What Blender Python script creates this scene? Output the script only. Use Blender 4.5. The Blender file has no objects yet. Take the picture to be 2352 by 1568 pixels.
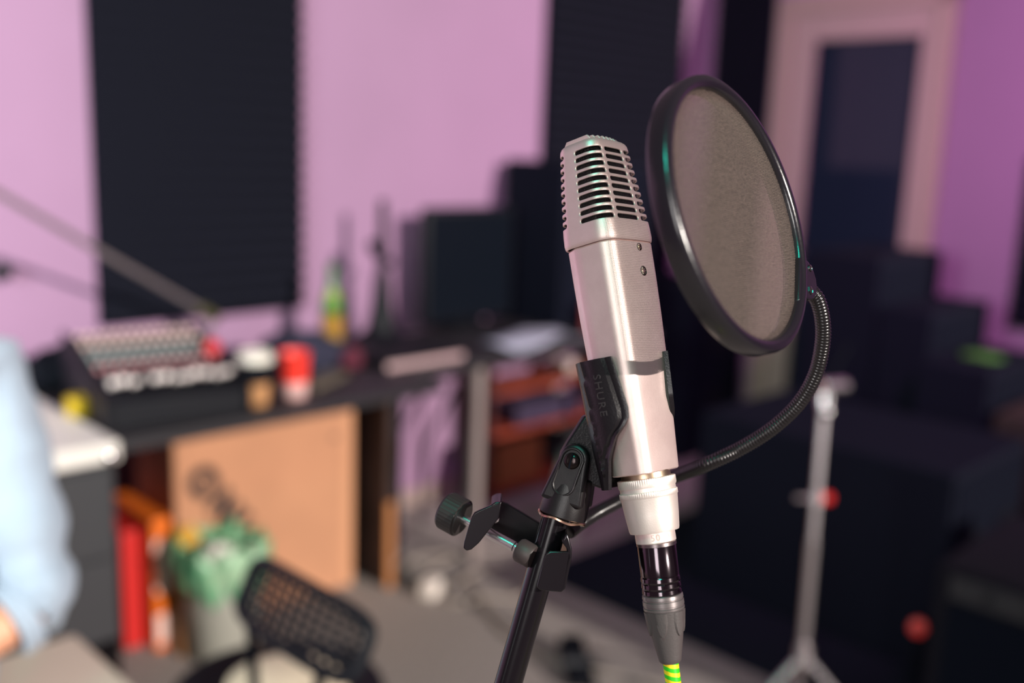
import bpy, bmesh, math, random
from mathutils import Vector, Matrix, noise
random.seed(7)
SC = bpy.context.scene
COL = SC.collection
pi = math.pi

# ---------------------------------------------------------------- camera
FPX = 35 / 36 * 2352
H = 1.45
PITCH, ROLL = math.radians(11), math.radians(2.1)
R0 = Vector((1, 0, 0)); U0 = Vector((0, math.sin(PITCH), math.cos(PITCH)))
FW = Vector((0, math.cos(PITCH), -math.sin(PITCH)))
RT = math.cos(ROLL) * R0 + math.sin(ROLL) * U0
UP = math.cos(ROLL) * U0 - math.sin(ROLL) * R0
CAM = Vector((0, 0, H))
cd = bpy.data.cameras.new('camera'); cam = bpy.data.objects.new('camera', cd); COL.objects.link(cam)
cd.sensor_width = 36; cd.lens = 35; cd.clip_start = .02; cd.clip_end = 50
cam.matrix_world = Matrix(((RT.x, UP.x, -FW.x, CAM.x), (RT.y, UP.y, -FW.y, CAM.y), (RT.z, UP.z, -FW.z, CAM.z), (0, 0, 0, 1)))
cd.dof.use_dof = True; cd.dof.focus_distance = .548; cd.dof.aperture_fstop = 2.5
SC.camera = cam
SC.view_settings.view_transform = 'Standard'; SC.view_settings.look = 'None'
SC.view_settings.exposure = 0.0; SC.view_settings.gamma = 1.0
SC.view_settings.use_curve_mapping = False
SC.cycles.use_denoising = True
SC.cycles.max_bounces = 8

# ---------------------------------------------------------------- light
wd = bpy.data.worlds.new('world'); SC.world = wd; wd.use_nodes = True
wd.node_tree.nodes['Background'].inputs[0].default_value = (.68, .43, .55, 1)
wd.node_tree.nodes['Background'].inputs[1].default_value = .20
LSUN = (.72 * RT + .16 * UP - .65 * FW).normalized()


def light(name, kind, loc, aim, energy, color, **kw):
    ld = bpy.data.lights.new(name, kind); ld.energy = energy; ld.color = color
    for k, v in kw.items(): setattr(ld, k, v)
    o = bpy.data.objects.new(name, ld); COL.objects.link(o)
    o.location = loc
    o.rotation_euler = (Vector(aim) - Vector(loc)).to_track_quat('-Z', 'Y').to_euler()
    return o


light('sun', 'SUN', LSUN * 5, (0, 0, 0), 4.5, (1, .92, .84), angle=math.radians(.6))
light('window_light', 'AREA', (-.85, -2.2, 2.15), (-.2, 1.5, 1.3), 31, (1, .95, .93), shape='RECTANGLE', size=.9, size_y=1.3)
light('left_wall_fill_light', 'AREA', (-1.95, -.2, 1.75), (-1.45, 2.6, 1.45), 38, (.90, 1, .98), shape='RECTANGLE', size=1.1, size_y=1.2, spread=math.radians(105))  # added off-frame fill to brighten the left wall, no window stands behind it
light('magenta_wall_fill_light', 'AREA', (1.3, 1.5, 2.7), (2.0, 4.3, 1.35), 21, (1, .38, .92), shape='DISK', size=.5, spread=math.radians(100))  # added tinted fill that lifts the dark right wall, an invented source
light('teal_stage_light', 'AREA', (-.35, -.35, 2.75), (.1, .55, 1.4), 9, (.02, 1, .72), shape='DISK', size=.45)

# ---------------------------------------------------------------- helpers
S2 = .5 ** .5
CORNER = Vector((.944, 5.213, 0))
E1 = Vector((-S2, -S2, 0)); N1 = Vector((S2, -S2, 0))
ROOM = Matrix(((E1.x, N1.x, 0, CORNER.x), (E1.y, N1.y, 0, CORNER.y), (0, 0, 1, 0), (0, 0, 0, 1)))


def W(x, y, d):
    return CAM + d * (FW + (x - 1176) / FPX * RT - (y - 784) / FPX * UP)


def frame(o, x, y, z):
    return Matrix(((x[0], y[0], z[0], o[0]), (x[1], y[1], z[1], o[1]), (x[2], y[2], z[2], o[2]), (0, 0, 0, 1)))


def frame_z(o, z, hint=None):
    z = Vector(z).normalized(); h = Vector(hint) if hint else (Vector((0, 0, 1)) if abs(z.z) < .9 else Vector((1, 0, 0)))
    x = h.cross(z).normalized(); y = z.cross(x)
    return frame(Vector(o), x, y, z)


def hitp(x, y, p0, n):
    d = FW + (x - 1176) / FPX * RT - (y - 784) / FPX * UP
    return CAM + d * ((p0 - CAM).dot(n) / d.dot(n))


_m = {}


def mat(name, col, rough=.6, metal=0., bump=0., bscale=200., var=0., vscale=8., emit=None, trans=0., coat=0., spec=.5, alpha=1., sheen=0., alt=None):
    if name in _m: return _m[name]
    m = bpy.data.materials.new(name); m.use_nodes = True; nt = m.node_tree; b = nt.nodes['Principled BSDF']
    b.inputs['Base Color'].default_value = (*col, 1); b.inputs['Roughness'].default_value = rough
    b.inputs['Metallic'].default_value = metal; b.inputs['Specular IOR Level'].default_value = spec
    b.inputs['Transmission Weight'].default_value = trans; b.inputs['Coat Weight'].default_value = coat
    b.inputs['Alpha'].default_value = alpha; b.inputs['Sheen Weight'].default_value = sheen
    tc = nt.nodes.new('ShaderNodeTexCoord')
    if var or alt:
        n = nt.nodes.new('ShaderNodeTexNoise'); n.inputs['Scale'].default_value = vscale; n.inputs['Detail'].default_value = 5
        nt.links.new(tc.outputs['Object'], n.inputs['Vector'])
        cr = nt.nodes.new('ShaderNodeValToRGB')
        c2 = alt if alt else tuple(min(1, c * (1 + var)) for c in col)
        c1 = col if alt else tuple(c * (1 - var) for c in col)
        cr.color_ramp.elements[0].color = (*c1, 1); cr.color_ramp.elements[1].color = (*c2, 1)
        cr.color_ramp.elements[0].position = .38; cr.color_ramp.elements[1].position = .64
        nt.links.new(n.outputs['Fac'], cr.inputs[0]); nt.links.new(cr.outputs[0], b.inputs['Base Color'])
    if bump:
        n = nt.nodes.new('ShaderNodeTexNoise'); n.inputs['Scale'].default_value = bscale; n.inputs['Detail'].default_value = 3
        nt.links.new(tc.outputs['Object'], n.inputs['Vector'])
        bp = nt.nodes.new('ShaderNodeBump'); bp.inputs['Strength'].default_value = bump; bp.inputs['Distance'].default_value = .002
        nt.links.new(n.outputs['Fac'], bp.inputs['Height']); nt.links.new(bp.outputs[0], b.inputs['Normal'])
    if emit:
        b.inputs['Emission Color'].default_value = (*emit[:3], 1); b.inputs['Emission Strength'].default_value = emit[3]
    _m[name] = m
    return m


class MB:
    def __init__(s): s.v = []; s.f = []

    def add(s, vs, fs, M=None):
        o = len(s.v)
        s.v += [(M @ Vector(p)) if M else Vector(p) for p in vs]
        s.f += [tuple(i + o for i in f) for f in fs]
        return s

    def box(s, a, b, M=None):
        x0, y0, z0 = [min(p, q) for p, q in zip(a, b)]; x1, y1, z1 = [max(p, q) for p, q in zip(a, b)]
        vs = [(x, y, z) for z in (z0, z1) for x, y in ((x0, y0), (x1, y0), (x1, y1), (x0, y1))]
        return s.add(vs, [(3, 2, 1, 0), (4, 5, 6, 7), (0, 1, 5, 4), (1, 2, 6, 5), (2, 3, 7, 6), (3, 0, 4, 7)], M)

    def rings(s, rings, cap=True, closed=True, M=None):
        n = len(rings[0]); vs = [p for r in rings for p in r]; fs = []
        m = n if closed else n - 1
        for i in range(len(rings) - 1):
            for j in range(m):
                k = (j + 1) % n
                fs.append((i * n + j, i * n + k, (i + 1) * n + k, (i + 1) * n + j))
        if cap and closed:
            fs.append(tuple(range(n - 1, -1, -1))); fs.append(tuple((len(rings) - 1) * n + j for j in range(n)))
        return s.add(vs, fs, M)

    def lathe(s, prof, M=None, n=48, cap=True, teeth=None):
        rs = []
        for i, (r, z) in enumerate(prof):
            rr = []
            for j in range(n):
                a = 2 * pi * j / n
                q = r
                if teeth and i in teeth: q = r * (1 - (.018 if j % 2 else 0))
                rr.append((q * math.cos(a), q * math.sin(a), z))
            rs.append(rr)
        return s.rings(rs, cap, True, M)

    def cyl(s, p, q, r0, r1=None, n=20, cap=True):
        p, q = Vector(p), Vector(q); r1 = r0 if r1 is None else r1
        M = frame_z(p, q - p); L = (q - p).length
        return s.lathe([(r0, 0), (r1, L)], M, n, cap)

    def tube(s, pts, r, n=12, cap=True, rib=None):
        pts = [Vector(p) for p in pts]; rs = []; x = None; L = 0
        for i, p in enumerate(pts):
            t = (pts[min(i + 1, len(pts) - 1)] - pts[max(i - 1, 0)]).normalized()
            if x is None:
                x = t.orthogonal().normalized()
            else:
                x = (x - x.dot(t) * t).normalized(); L += (p - pts[i - 1]).length
            y = t.cross(x)
            rr = r[i] if isinstance(r, (list, tuple)) else r
            ring = []
            for j in range(n):
                a = 2 * pi * j / n; q = rr
                if rib: q = rr * (1 + rib[1] * math.cos(2 * pi * L / rib[0] + a))
                ring.append(p + q * (math.cos(a) * x + math.sin(a) * y))
            rs.append(ring)
        return s.rings(rs, cap)

    def prism(s, poly, d, M=None):
        n = len(poly); d = Vector(d)
        vs = [Vector(p) for p in poly] + [Vector(p) + d for p in poly]
        fs = [tuple(range(n)), tuple(range(2 * n - 1, n - 1, -1))] + [(i, n + i, n + (i + 1) % n, (i + 1) % n) for i in range(n)]
        return s.add(vs, fs, M)

    def build(s, name, m, parent=None, world=False, bevel=0, smooth=40, mods=None, seg=2):
        me = bpy.data.meshes.new(name)
        vs = s.v
        if world and parent is not None:
            r_ = parent
            while r_.parent: r_ = r_.parent
            inv = WM[r_.name].inverted(); vs = [inv @ v for v in vs]
        me.from_pydata([tuple(v) for v in vs], [], s.f)
        bm = bmesh.new(); bm.from_mesh(me); bmesh.ops.remove_doubles(bm, verts=bm.verts, dist=1e-6)
        bmesh.ops.recalc_face_normals(bm, faces=bm.faces); bm.to_mesh(me); bm.free()
        me.materials.append(m)
        if smooth:
            me.shade_smooth(); me.set_sharp_from_angle(angle=math.radians(smooth))
        o = bpy.data.objects.new(name, me); COL.objects.link(o)
        if parent: o.parent = parent
        if bevel:
            b = o.modifiers.new('bevel', 'BEVEL'); b.width = bevel; b.segments = seg; b.limit_method = 'ANGLE'; b.angle_limit = math.radians(35)
            b.harden_normals = False
        return o


WM = {}


def thing(name, label, cat, M=None, group=None):
    o = bpy.data.objects.new(name, None); COL.objects.link(o); o.empty_display_size = .05
    M = M or Matrix(); o.matrix_world = M; WM[o.name] = M
    o['label'] = label; o['category'] = cat
    if group: o['group'] = group
    return o


def place(u, v, z=0, rz=0):
    return ROOM @ Matrix.Translation((u, v, z)) @ Matrix.Rotation(rz, 4, 'Z')


def tag(o, label, cat, group=None):
    o['label'] = label; o['category'] = cat
    if group: o['group'] = group
    return o


def roomobj(name, mb, m, kind=None, **k):
    o = mb.build(name, m, **k); o.matrix_world = ROOM
    if kind: o['kind'] = kind
    return o


def smooth_path(pts, n=12):
    P = [Vector(p) for p in pts]; P = [P[0] * 2 - P[1]] + P + [P[-1] * 2 - P[-2]]; out = []
    for i in range(1, len(P) - 2):
        for k in range(n):
            t = k / n
            out.append(.5 * ((2 * P[i]) + (P[i + 1] - P[i - 1]) * t + (2 * P[i - 1] - 5 * P[i] + 4 * P[i + 1] - P[i + 2]) * t * t + (3 * P[i] - P[i - 1] - 3 * P[i + 1] + P[i + 2]) * t ** 3))
    out.append(P[-2])
    return out


def resample(pts, step):
    out = [pts[0]]; acc = 0
    for a, b in zip(pts, pts[1:]):
        L = (b - a).length
        while acc + L >= step:
            a = a + (b - a) * ((step - acc) / L); L = (b - a).length; acc = 0; out.append(a.copy())
        acc += L
    return out


def textmesh(txt, size, extrude, bold=0., spacing=1.):
    c = bpy.data.curves.new('t', 'FONT'); c.body = txt; c.size = size; c.extrude = extrude; c.offset = bold
    c.align_x = 'CENTER'; c.align_y = 'CENTER'; c.resolution_u = 3; c.space_character = spacing
    o = bpy.data.objects.new('t', c); COL.objects.link(o)
    dg = bpy.context.evaluated_depsgraph_get(); me = bpy.data.meshes.new_from_object(o.evaluated_get(dg))
    vs = [v.co.copy() for v in me.vertices]; fs = [tuple(p.vertices) for p in me.polygons]
    bpy.data.objects.remove(o); bpy.data.meshes.remove(me)
    return vs, fs


def lerp_tab(tab, x):
    if x <= tab[0][0]: return tab[0][1]
    for (a, p), (b, q) in zip(tab, tab[1:]):
        if x <= b:
            t = (x - a) / (b - a); return p + (q - p) * t
    return tab[-1][1]


# ---------------------------------------------------------------- materials
M_wall = mat('mauve wall paint', (.30, .168, .285), .75, bump=.08, bscale=60, var=.03, vscale=2)
M_ceil = mat('ceiling paint', (.55, .5, .52), .9)
M_floor = mat('grey carpet', (.31, .27, .255), .95, bump=.6, bscale=400, var=.18, vscale=90)
M_base = mat('baseboard', (.30, .22, .20), .6)
M_foam = mat('charcoal foam', (.009, .0095, .016), .95, bump=.5, bscale=500, spec=.05)
M_black = mat('black plastic', (.006, .0065, .010), .5, spec=.2)
M_blackm = mat('matt black', (.005, .006, .010), .85, spec=.1)
M_tolex = mat('black vinyl cover', (.0065, .008, .0145), .8, bump=.3, bscale=700, spec=.06)
M_cloth = mat('speaker cloth', (.0055, .007, .013), .95, bump=.4, bscale=900, spec=.04)
M_chrome = mat('chrome', (.88, .85, .85), .26, 1.)
M_satin = mat('satin steel tube', (.50, .45, .46), .38, 1.)
M_trim = mat('door frame paint', (.42, .33, .28), .55)

# ================================================================ ROOM
w = MB().box((-.0, -.12, 0), (7.5, 0, 2.75)); roomobj('wall_left', w, M_wall, 'structure', smooth=0)
w = MB()
w.box((-.12, -.12, 0), (0, .43, 2.75)); w.box((-.12, 1.19, 0), (0, 6, 2.75)); w.box((-.12, .43, 2.14), (0, 1.19, 2.75))
roomobj('wall_right', w, M_wall, 'structure', smooth=0)
w = MB().box((-.12, -.12, -.1), (7.5, 6, 0)); roomobj('floor', w, M_floor, 'structure', smooth=0)
w = MB().box((.0, 0, 0), (7.5, .012, .07)); roomobj('baseboard_left', w, M_base, 'structure', bevel=.003)
w = MB().box((.0, 1.25, 0), (.012, 6, .07)); roomobj('baseboard_right', w, M_base, 'structure', bevel=.003)
# door: casing, leaf with a glass pane
d = MB()
d.box((0, .395, 0), (.03, .47, 2.19)); d.box((0, 1.145, 0), (.03, 1.225, 2.19)); d.box((0, .395, 2.11), (.03, 1.225, 2.19))
roomobj('trim_1', d, mat('casing paint', (.40, .31, .25), .55), 'structure', bevel=.004)
d = MB()
y0, y1, z1 = .47, 1.145, 2.11
d.box((-.05, y0, 0), (.008, .585, z1)); d.box((-.05, 1.085, 0), (.008, y1, z1)); d.box((-.05, .585, 1.985), (.008, 1.085, z1)); d.box((-.05, .585, 0), (.008, 1.085, .12)); d.box((-.05, .585, .80), (.008, 1.085, .90))
d1 = roomobj('door_1', d, M_trim, 'structure', bevel=.004)
g = MB().box((-.03, .58, .12), (-.018, 1.09, .80)).box((-.03, .58, .90), (-.018, 1.09, 1.99))
gl = g.build('glass_pane', mat('dark door glass', (.012, .020, .034), .06, spec=.35), d1); gl['label'] = 'dark navy glass pane'
h = MB().cyl((.008, .53, 1.02), (.05, .53, 1.02), .008).cyl((.05, .53, 1.02), (.05, .64, 1.02), .008).cyl((.008, .53, 1.02), (.012, .53, 1.02), .025)
h.build('door_handle', M_satin, d1, bevel=.001)


def foam(name, label, along, a0, a1, z0, z1, depth=.05):
    mb = MB(); nz = int((z1 - z0) / .05); q = (z1 - z0) / nz
    prof = [(0.0, z0)]
    for i in range(nz):
        prof += [(depth * .55, z0 + i * q + .0005), (depth, z0 + (i + .5) * q), (depth * .55, z0 + (i + 1) * q - .0005)]
    prof += [(0.0, z1)]
    if along == 'u':
        pts = [(a0, d + .001, z) for d, z in prof]; ext = (a1 - a0, 0, 0)
    else:
        pts = [(d + .001, a0, z) for d, z in prof]; ext = (0, a1 - a0, 0)
    mb.prism(pts, ext)
    o = roomobj(name, mb, M_foam, None, smooth=0)
    tag(o, label, 'acoustic panel', None)
    return o


foam('acoustic_foam_panel', 'wide charcoal acoustic panel on the mauve wall above the mixing console', 'u', 2.422, 3.13, .87, 2.7)
foam('acoustic_foam_panel', 'charcoal acoustic panel rising behind the dark monitor and loudspeaker', 'u', .268, 1.207, .80, 2.7)
foam('acoustic_foam_panel', 'narrow charcoal acoustic panel between the room corner and the door frame', 'v', -.0 + .055, .365, .5, 2.7)
foam('acoustic_foam_panel', 'dark acoustic panel at the far right edge beyond the door', 'v', 1.59, 2.2, .80, 1.5)

# ================================================================ MICROPHONE
L_ = math.radians(-6.0); T_ = math.radians(8.4)
AX = (math.cos(L_) * (-math.sin(T_) * RT + math.cos(T_) * UP) - math.sin(L_) * FW).normalized()
RX = (RT - RT.dot(AX) * AX).normalized(); BX = RX.cross(AX)
B0 = W(1482, 1085, .543)
ang = math.radians(48)
FY = math.cos(ang) * BX + math.sin(ang) * RX
FX = FY.cross(AX)
MM = frame(B0, FX, FY, AX)
mm = .001
WX, DY, RC = 23.2, 16.2, 7.5     # half sizes and corner radius in mm


def section(front_bulge=1.2):
    pts = []
    n = 10
    def arc(cx, cy, a0):
        for i in range(n + 1):
            a = a0 + pi / 2 * i / n
            pts.append([cx + RC * math.cos(a), cy + RC * math.sin(a)])
    pts.append([WX, -7.0]); pts.append([WX, -2])
    arc(WX - RC, DY - RC, 0)
    for i in range(1, 10):
        pts.append([(WX - RC) * (1 - i / 5), DY])
    arc(-(WX - RC), DY - RC, pi / 2)
    pts.append([-WX, 0]); pts.append([-WX, -7.0])
    arc(-(WX - RC), -(DY - RC), pi)
    for i in range(1, 10):
        pts.append([-(WX - RC) * (1 - i / 5), -DY])
    arc(WX - RC, -(DY - RC), 3 * pi / 2)
    for p in pts:
        p[1] += (front_bulge if p[1] > 0 else -front_bulge) * max(0, 1 - (p[0] / WX) ** 2) * min(1, abs(p[1]) / DY)
    out = []
    for p in pts:
        if not out or math.hypot(p[0] - out[-1][0], p[1] - out[-1][1]) > 1e-4: out.append(p)
    return out


SEC = section()
CUM = [0]
for a, b in zip(SEC, SEC[1:] + SEC[:1]): CUM.append(CUM[-1] + math.hypot(b[0] - a[0], b[1] - a[1]))
PER = CUM[-1]


def secpt(l):
    l %= PER
    for i in range(len(SEC)):
        if l <= CUM[i + 1] + 1e-9:
            t = (l - CUM[i]) / (CUM[i + 1] - CUM[i]); a = SEC[i]; b = SEC[(i + 1) % len(SEC)]
            return a[0] + (b[0] - a[0]) * t, a[1] + (b[1] - a[1]) * t
    return SEC[0]


def secl(x, y):
    return min((math.hypot(p[0] - x, p[1] - y), l) for l, p in ((PER * i / 2000, secpt(PER * i / 2000)) for i in range(2000)))[1]


KB = [(0, .775), (20, .825), (45, .885), (62, .92), (85, .955), (105, .972), (126, .978)]
M_mic = mat('satin nickel', (.97, .75, .71), .48, .80, bump=.10, bscale=2500, var=.05, vscale=60)
M_micr = mat('satin nickel sleeve', (.95, .82, .76), .48, .65, bump=.05, bscale=1500)
mic = thing('condenser_microphone', 'silver studio microphone with a slotted grille held in a black clip', 'microphone', MM)
# body shell with a fine step at the seam
b = MB(); rs = []
SL = []
for p in SEC: SL.append(p)
ss = [0, .6, 1.2] + [126 * i / 24 for i in range(1, 24)] + [125, 126]
for i, s_ in enumerate(ss):
    k = lerp_tab(KB, s_)
    if i == 0: k -= .03
    if i == len(ss) - 1: k -= .03
    ring = []
    for (x, y) in SL:
        off = 1.0 + (.014 if y < -6.9 else 0)
        ox = 1.0 if y > -6.9 else 1 - .085 * min(1, (-6.9 - y) / 5)
        ring.append((x * k * off * ox * mm, y * k * off * mm, s_ * mm))
    rs.append(ring)
b.rings(rs); b.build('body', M_mic, mic, smooth=25)

# grille shell built from slotted cells
KG = [(126, .99), (127, 1.01), (128.5, 1.02), (134, 1.012), (137, 1.0), (158, .915), (180, .80)]


def gp(l, s_):
    k = lerp_tab(KG, s_); x, y = secpt(l)
    return (x * k * mm, y * k * mm, s_ * mm)


gb = MB()
lb = [secl(WX, -8.5), secl(WX, -1.5), secl(13.2, DY + 1), secl(-9.0, DY + 1), secl(-WX, -1.5), secl(-WX, -8.5), secl(-10.5, -DY - 1), secl(10.5, -DY - 1)]
lb = sorted(x % PER for x in lb)
# cut list into cells [l0,l1]
cells = []
for i in range(len(lb)):
    l0, l1 = lb[i], lb[(i + 1) % len(lb)]
    if l1 < l0: l1 += PER
    cells.append((l0, l1, (l1 - l0) < 8.5))
PITCHS = 4.3; S0 = 137.0; NR = 10; NH = 12; NV = 4
for (l0, l1, plain) in cells:
    xs = [l0 + (l1 - l0) * i / NH for i in range(NH + 1)]
    for r in range(NR):
        s0 = S0 + r * PITCHS; s1 = s0 + PITCHS
        zs = [s0 + (s1 - s0) * i / NV for i in range(NV + 1)]
        if plain:
            rs = [[gp(l, z) for l in xs] for z in zs]
            gb.rings(rs, cap=False, closed=False); continue
        outer = [(l, s0) for l in xs] + [(l1, z) for z in zs[1:]] + [(l, s1) for l in reversed(xs[:-1])] + [(l0, z) for z in reversed(zs[1:-1])]
        hx0, hx1 = l0 + 1.3, l1 - 1.3; hz0, hz1 = s0 + .82, s1 - .82; rr = (hz1 - hz0) / 2; cz = (hz0 + hz1) / 2
        hole = []
        for i in range(NH + 1): hole.append((hx0 + rr + (hx1 - hx0 - 2 * rr) * i / NH, hz0))
        for i in range(1, NV + 1): a = -pi / 2 + pi * i / NV; hole.append((hx1 - rr + rr * math.cos(a), cz + rr * math.sin(a)))
        for i in range(NH - 1, -1, -1): hole.append((hx0 + rr + (hx1 - hx0 - 2 * rr) * i / NH, hz1))
        for i in range(1, NV): a = pi / 2 + pi * i / NV; hole.append((hx0 + rr + rr * math.cos(a), cz + rr * math.sin(a)))
        n = len(outer)
        gb.add([gp(*p) for p in outer] + [gp(*p) for p in hole], [(i, (i + 1) % n, n + (i + 1) % n, n + i) for i in range(n)])
allx = []
for (l0, l1, plain) in cells: allx += [l0 + (l1 - l0) * i / NH for i in range(NH)]
gb.rings([[gp(l, z) for l in allx] for z in (126, 126.4, 127, 128.5, 131, 134, 135.5, 137)], cap=False)
top = [(180, .80), (182, .785), (183.5, .75), (184.6, .69), (185.3, .60), (185.6, .5), (185.8, .3), (186, .02)]
rs = []
for z, k in top: rs.append([(secpt(l)[0] * k * mm, secpt(l)[1] * k * mm, z * mm) for l in allx])
gb.rings(rs, cap=False)
go = gb.build('grille', M_mic, mic, smooth=50)
sd = go.modifiers.new('solid', 'SOLIDIFY'); sd.thickness = .0011; sd.offset = -1; sd.use_even_offset = False
bv = go.modifiers.new('bevel', 'BEVEL'); bv.width = .00022; bv.segments = 2; bv.limit_method = 'ANGLE'; bv.angle_limit = math.radians(50)
# bars on the top of the grille
tb = MB()
for i in range(9):
    x = (-14 + 28 * i / 8)
    hy = 12.0 - .014 * x * x
    tb.prism([(( x - .8) * mm, -hy * mm, .1845), ((x - .8) * mm, -(hy - 2) * mm, .1872), ((x - .8) * mm, (hy - 2) * mm, .1872), ((x - .8) * mm, hy * mm, .1845)], (.0016, 0, 0))
tb.build('grille_bar_row', M_mic, mic, bevel=.0003)
# woven liner behind the slots
M_mesh = mat('black wire gauze', (.02, .018, .02), .35, .6, bump=1., bscale=1800)
lm = MB(); lm.rings([[(secpt(l)[0] * (k - .11) * mm, secpt(l)[1] * (k - .11) * mm, z * mm) for l in allx[::2]] for z, k in ((130, 1.0), (137, 1.0), (158, .915), (180, .80), (185, .7))])
lm.build('grille_liner', M_mesh, mic)
# two recessed controls on the front face
for (px_, py_, r_, kind) in ((1467, 567, 2.0, 0), (1477, 622, 2.55, 1)):
    pw = hitp(px_, py_, B0 + FY * (DY * .985 + .6) * mm, FY)
    loc = MM.inverted() @ pw
    sy = (DY * lerp_tab(KB, loc.z / mm)) * mm + .0011
    Mf = frame_z((loc.x, sy, loc.z), (0, 1, 0), (0, 0, 1))
    q = MB(); R_ = r_ * mm
    q.lathe([(R_ * 1.08, -.0002), (R_ * 1.08, .00022), (R_ * .94, .00025), (R_ * .90, .00002), (.00001, .00002)], Mf, 32)
    sw = q.build('switch', mat('dark recess', (.03, .02, .018), .4, .5), mic)
    q = MB()
    if kind == 0:
        q.lathe([(R_ * .62, 0), (R_ * .62, .0003), (R_ * .5, .0005), (.00001, .00052)], Mf, 24)
        qo = q.build('screw_head', mat('old brass', (.55, .42, .28), .35, 1.), sw)
        q = MB().box((-R_ * .75, -.00018, .0002), (R_ * .75, .00018, .00058), Mf @ Matrix.Rotation(.5, 4, 'Z')); q.build('screw_slot', M_black, sw)
    else:
        q.lathe([(R_ * .46, 0), (R_ * .46, .0003), (R_ * .38, .0004), (.00001, .0004)], Mf, 20)
        for i in range(7):
            a = i / 7 * 2 * pi
            q.cyl(Mf @ Vector((R_ * .66 * math.cos(a), R_ * .66 * math.sin(a), 0)), Mf @ Vector((R_ * .66 * math.cos(a), R_ * .66 * math.sin(a), .0003)), R_ * .13, n=8)
        q.build('dial', mat('pale nickel', (.75, .62, .50), .35, 1.), sw)
# round sleeve below the body


def px2(y, hw): return (hw / 4.205 * mm, -(y - 1085) / 4.23 * mm)


q = MB(); q.lathe([px2(1076, 56), px2(1104, 58)], n=48)
q.build('threaded_neck', mat('aged brass', (.60, .46, .32), .35, 1.), mic)
q = MB()
q.lathe([px2(1096.5, 60), px2(1097, 65.5), px2(1098, 67), px2(1113, 67), px2(1117, 65.5), px2(1117.5, 64), px2(1126, 64), px2(1126.5, 65.5), px2(1127.5, 67), px2(1138, 67), px2(1139.5, 65.5), px2(1141, 65), px2(1180, 61.5), px2(1214, 57.5), px2(1219, 56), px2(1220, 52), px2(1220, 46)],
        n=160, teeth=(2, 3, 8, 9), cap=True)
q.build('lower_ring', M_micr, mic, smooth=35)
q = MB(); q.lathe([px2(1215, 46), px2(1242, 46), px2(1244, 44)], n=48)
sl = q.build('sleeve', M_micr, mic)
vs, fs = textmesh('5070', .0048, .00012, spacing=1.15)
q = MB(); Rr = 46 / 4.205 * mm
vv = []
for v in vs:
    a = math.atan2(BX.dot(FY), BX.dot(FX)) + .12 + v.x / Rr
    rr = Rr + .00003 + v.z
    vv.append((rr * math.cos(a), rr * math.sin(a), -(1231 - 1085) / 4.23 * mm + v.y))
q.add(vv, fs); q.build('serial_number', mat('stamped shade', (.66, .50, .44), .5, .6), sl, smooth=0)

# ---------------------------------------------------------------- cable with connector plugged into the microphone
Lc, Tc = math.radians(-3.0), math.radians(6.4)
AXC = (math.cos(Lc) * (-math.sin(Tc) * RT + math.cos(Tc) * UP) - math.sin(Lc) * FW).normalized()
XC = FY.cross(AXC).normalized(); zj = px2(1243, 0)[1]
MC = frame(B0 + AX * zj - AXC * zj, XC, AXC.cross(XC), AXC)
cable = thing('microphone_cable', 'green and yellow taped cable with a dark plug in the base of the silver microphone', 'cable', MC)


def px3(y, hw): return px2(y, hw)


M_gun = mat('gloss black chrome', (.10, .085, .095), .12, 1.)
M_rub = mat('grey rubber boot', (.085, .070, .070), .5, bump=.1, bscale=900)
q = MB(); q.lathe([px2(1242, 44), px2(1243, 45.5), px2(1250, 45.5), px2(1251, 43.5)]); cb = q.build('connector_ring', mat('steel rim', (.35, .3, .3), .3, 1.), cable)
q = MB(); pr = [px2(1249, 43), px2(1251, 44), px2(1318, 44), px2(1319, 43)]
for i in range(3):
    y = 1320 + i * 14
    pr += [px2(y, 43.2), px2(y + 2, 44.6), px2(y + 10, 45.2), px2(y + 12, 44.2)]
pr += [px2(1364, 43)]
q.lathe(pr, n=64); q.build('connector_barrel', M_gun, cable, smooth=30)
q = MB(); q.lathe([px2(1361, 44), px2(1363, 46), px2(1370, 46.6), px2(1371, 44.8), px2(1374, 44.8), px2(1375, 46.8), px2(1385, 47), px2(1386, 45.2), px2(1389, 45.2), px2(1390, 47), px2(1395, 46.6), px2(1396, 44)], n=64)
q.build('collar', mat('satin grey collar', (.22, .19, .19), .35, .6), cable, smooth=30)
q = MB(); q.lathe([px2(1395, 44), px2(1396, 46), px2(1400, 45.5), px2(1440, 39), px2(1480, 31.5), px2(1505, 26.5), px2(1513, 25), px2(1517, 21)], n=64)
bt = q.build('boot', M_rub, cable, smooth=40)
# pointed tongues moulded on the boot
q = MB()
for i in range(6):
    a0 = 2 * pi * i / 6 + .35
    for (da, y0, y1) in ((0, 1398, 1452),):
        grid = []
        for j in range(9):
            t = j / 8; y = y0 + (y1 - y0) * t
            half = .42 * math.sqrt(max(0.02, 1 - t ** 2.2))
            rr_ = lerp_tab([(1396, 46), (1440, 39), (1480, 31.5)], y) + (1.6 + 2.2 * t)
            row = []
            for k_ in range(7):
                aa = a0 + half * (k_ / 3 - 1)
                edge = .0 if 0 < k_ < 6 else 2.6 + 2.2 * t
                r2, z2 = px2(y, rr_ - edge)
                row.append((r2 * math.cos(aa), r2 * math.sin(aa), z2))
            grid.append(row)
        q.rings(grid, cap=False, closed=False)
q.build('boot_tongue_row', M_rub, bt, smooth=40)
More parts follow.
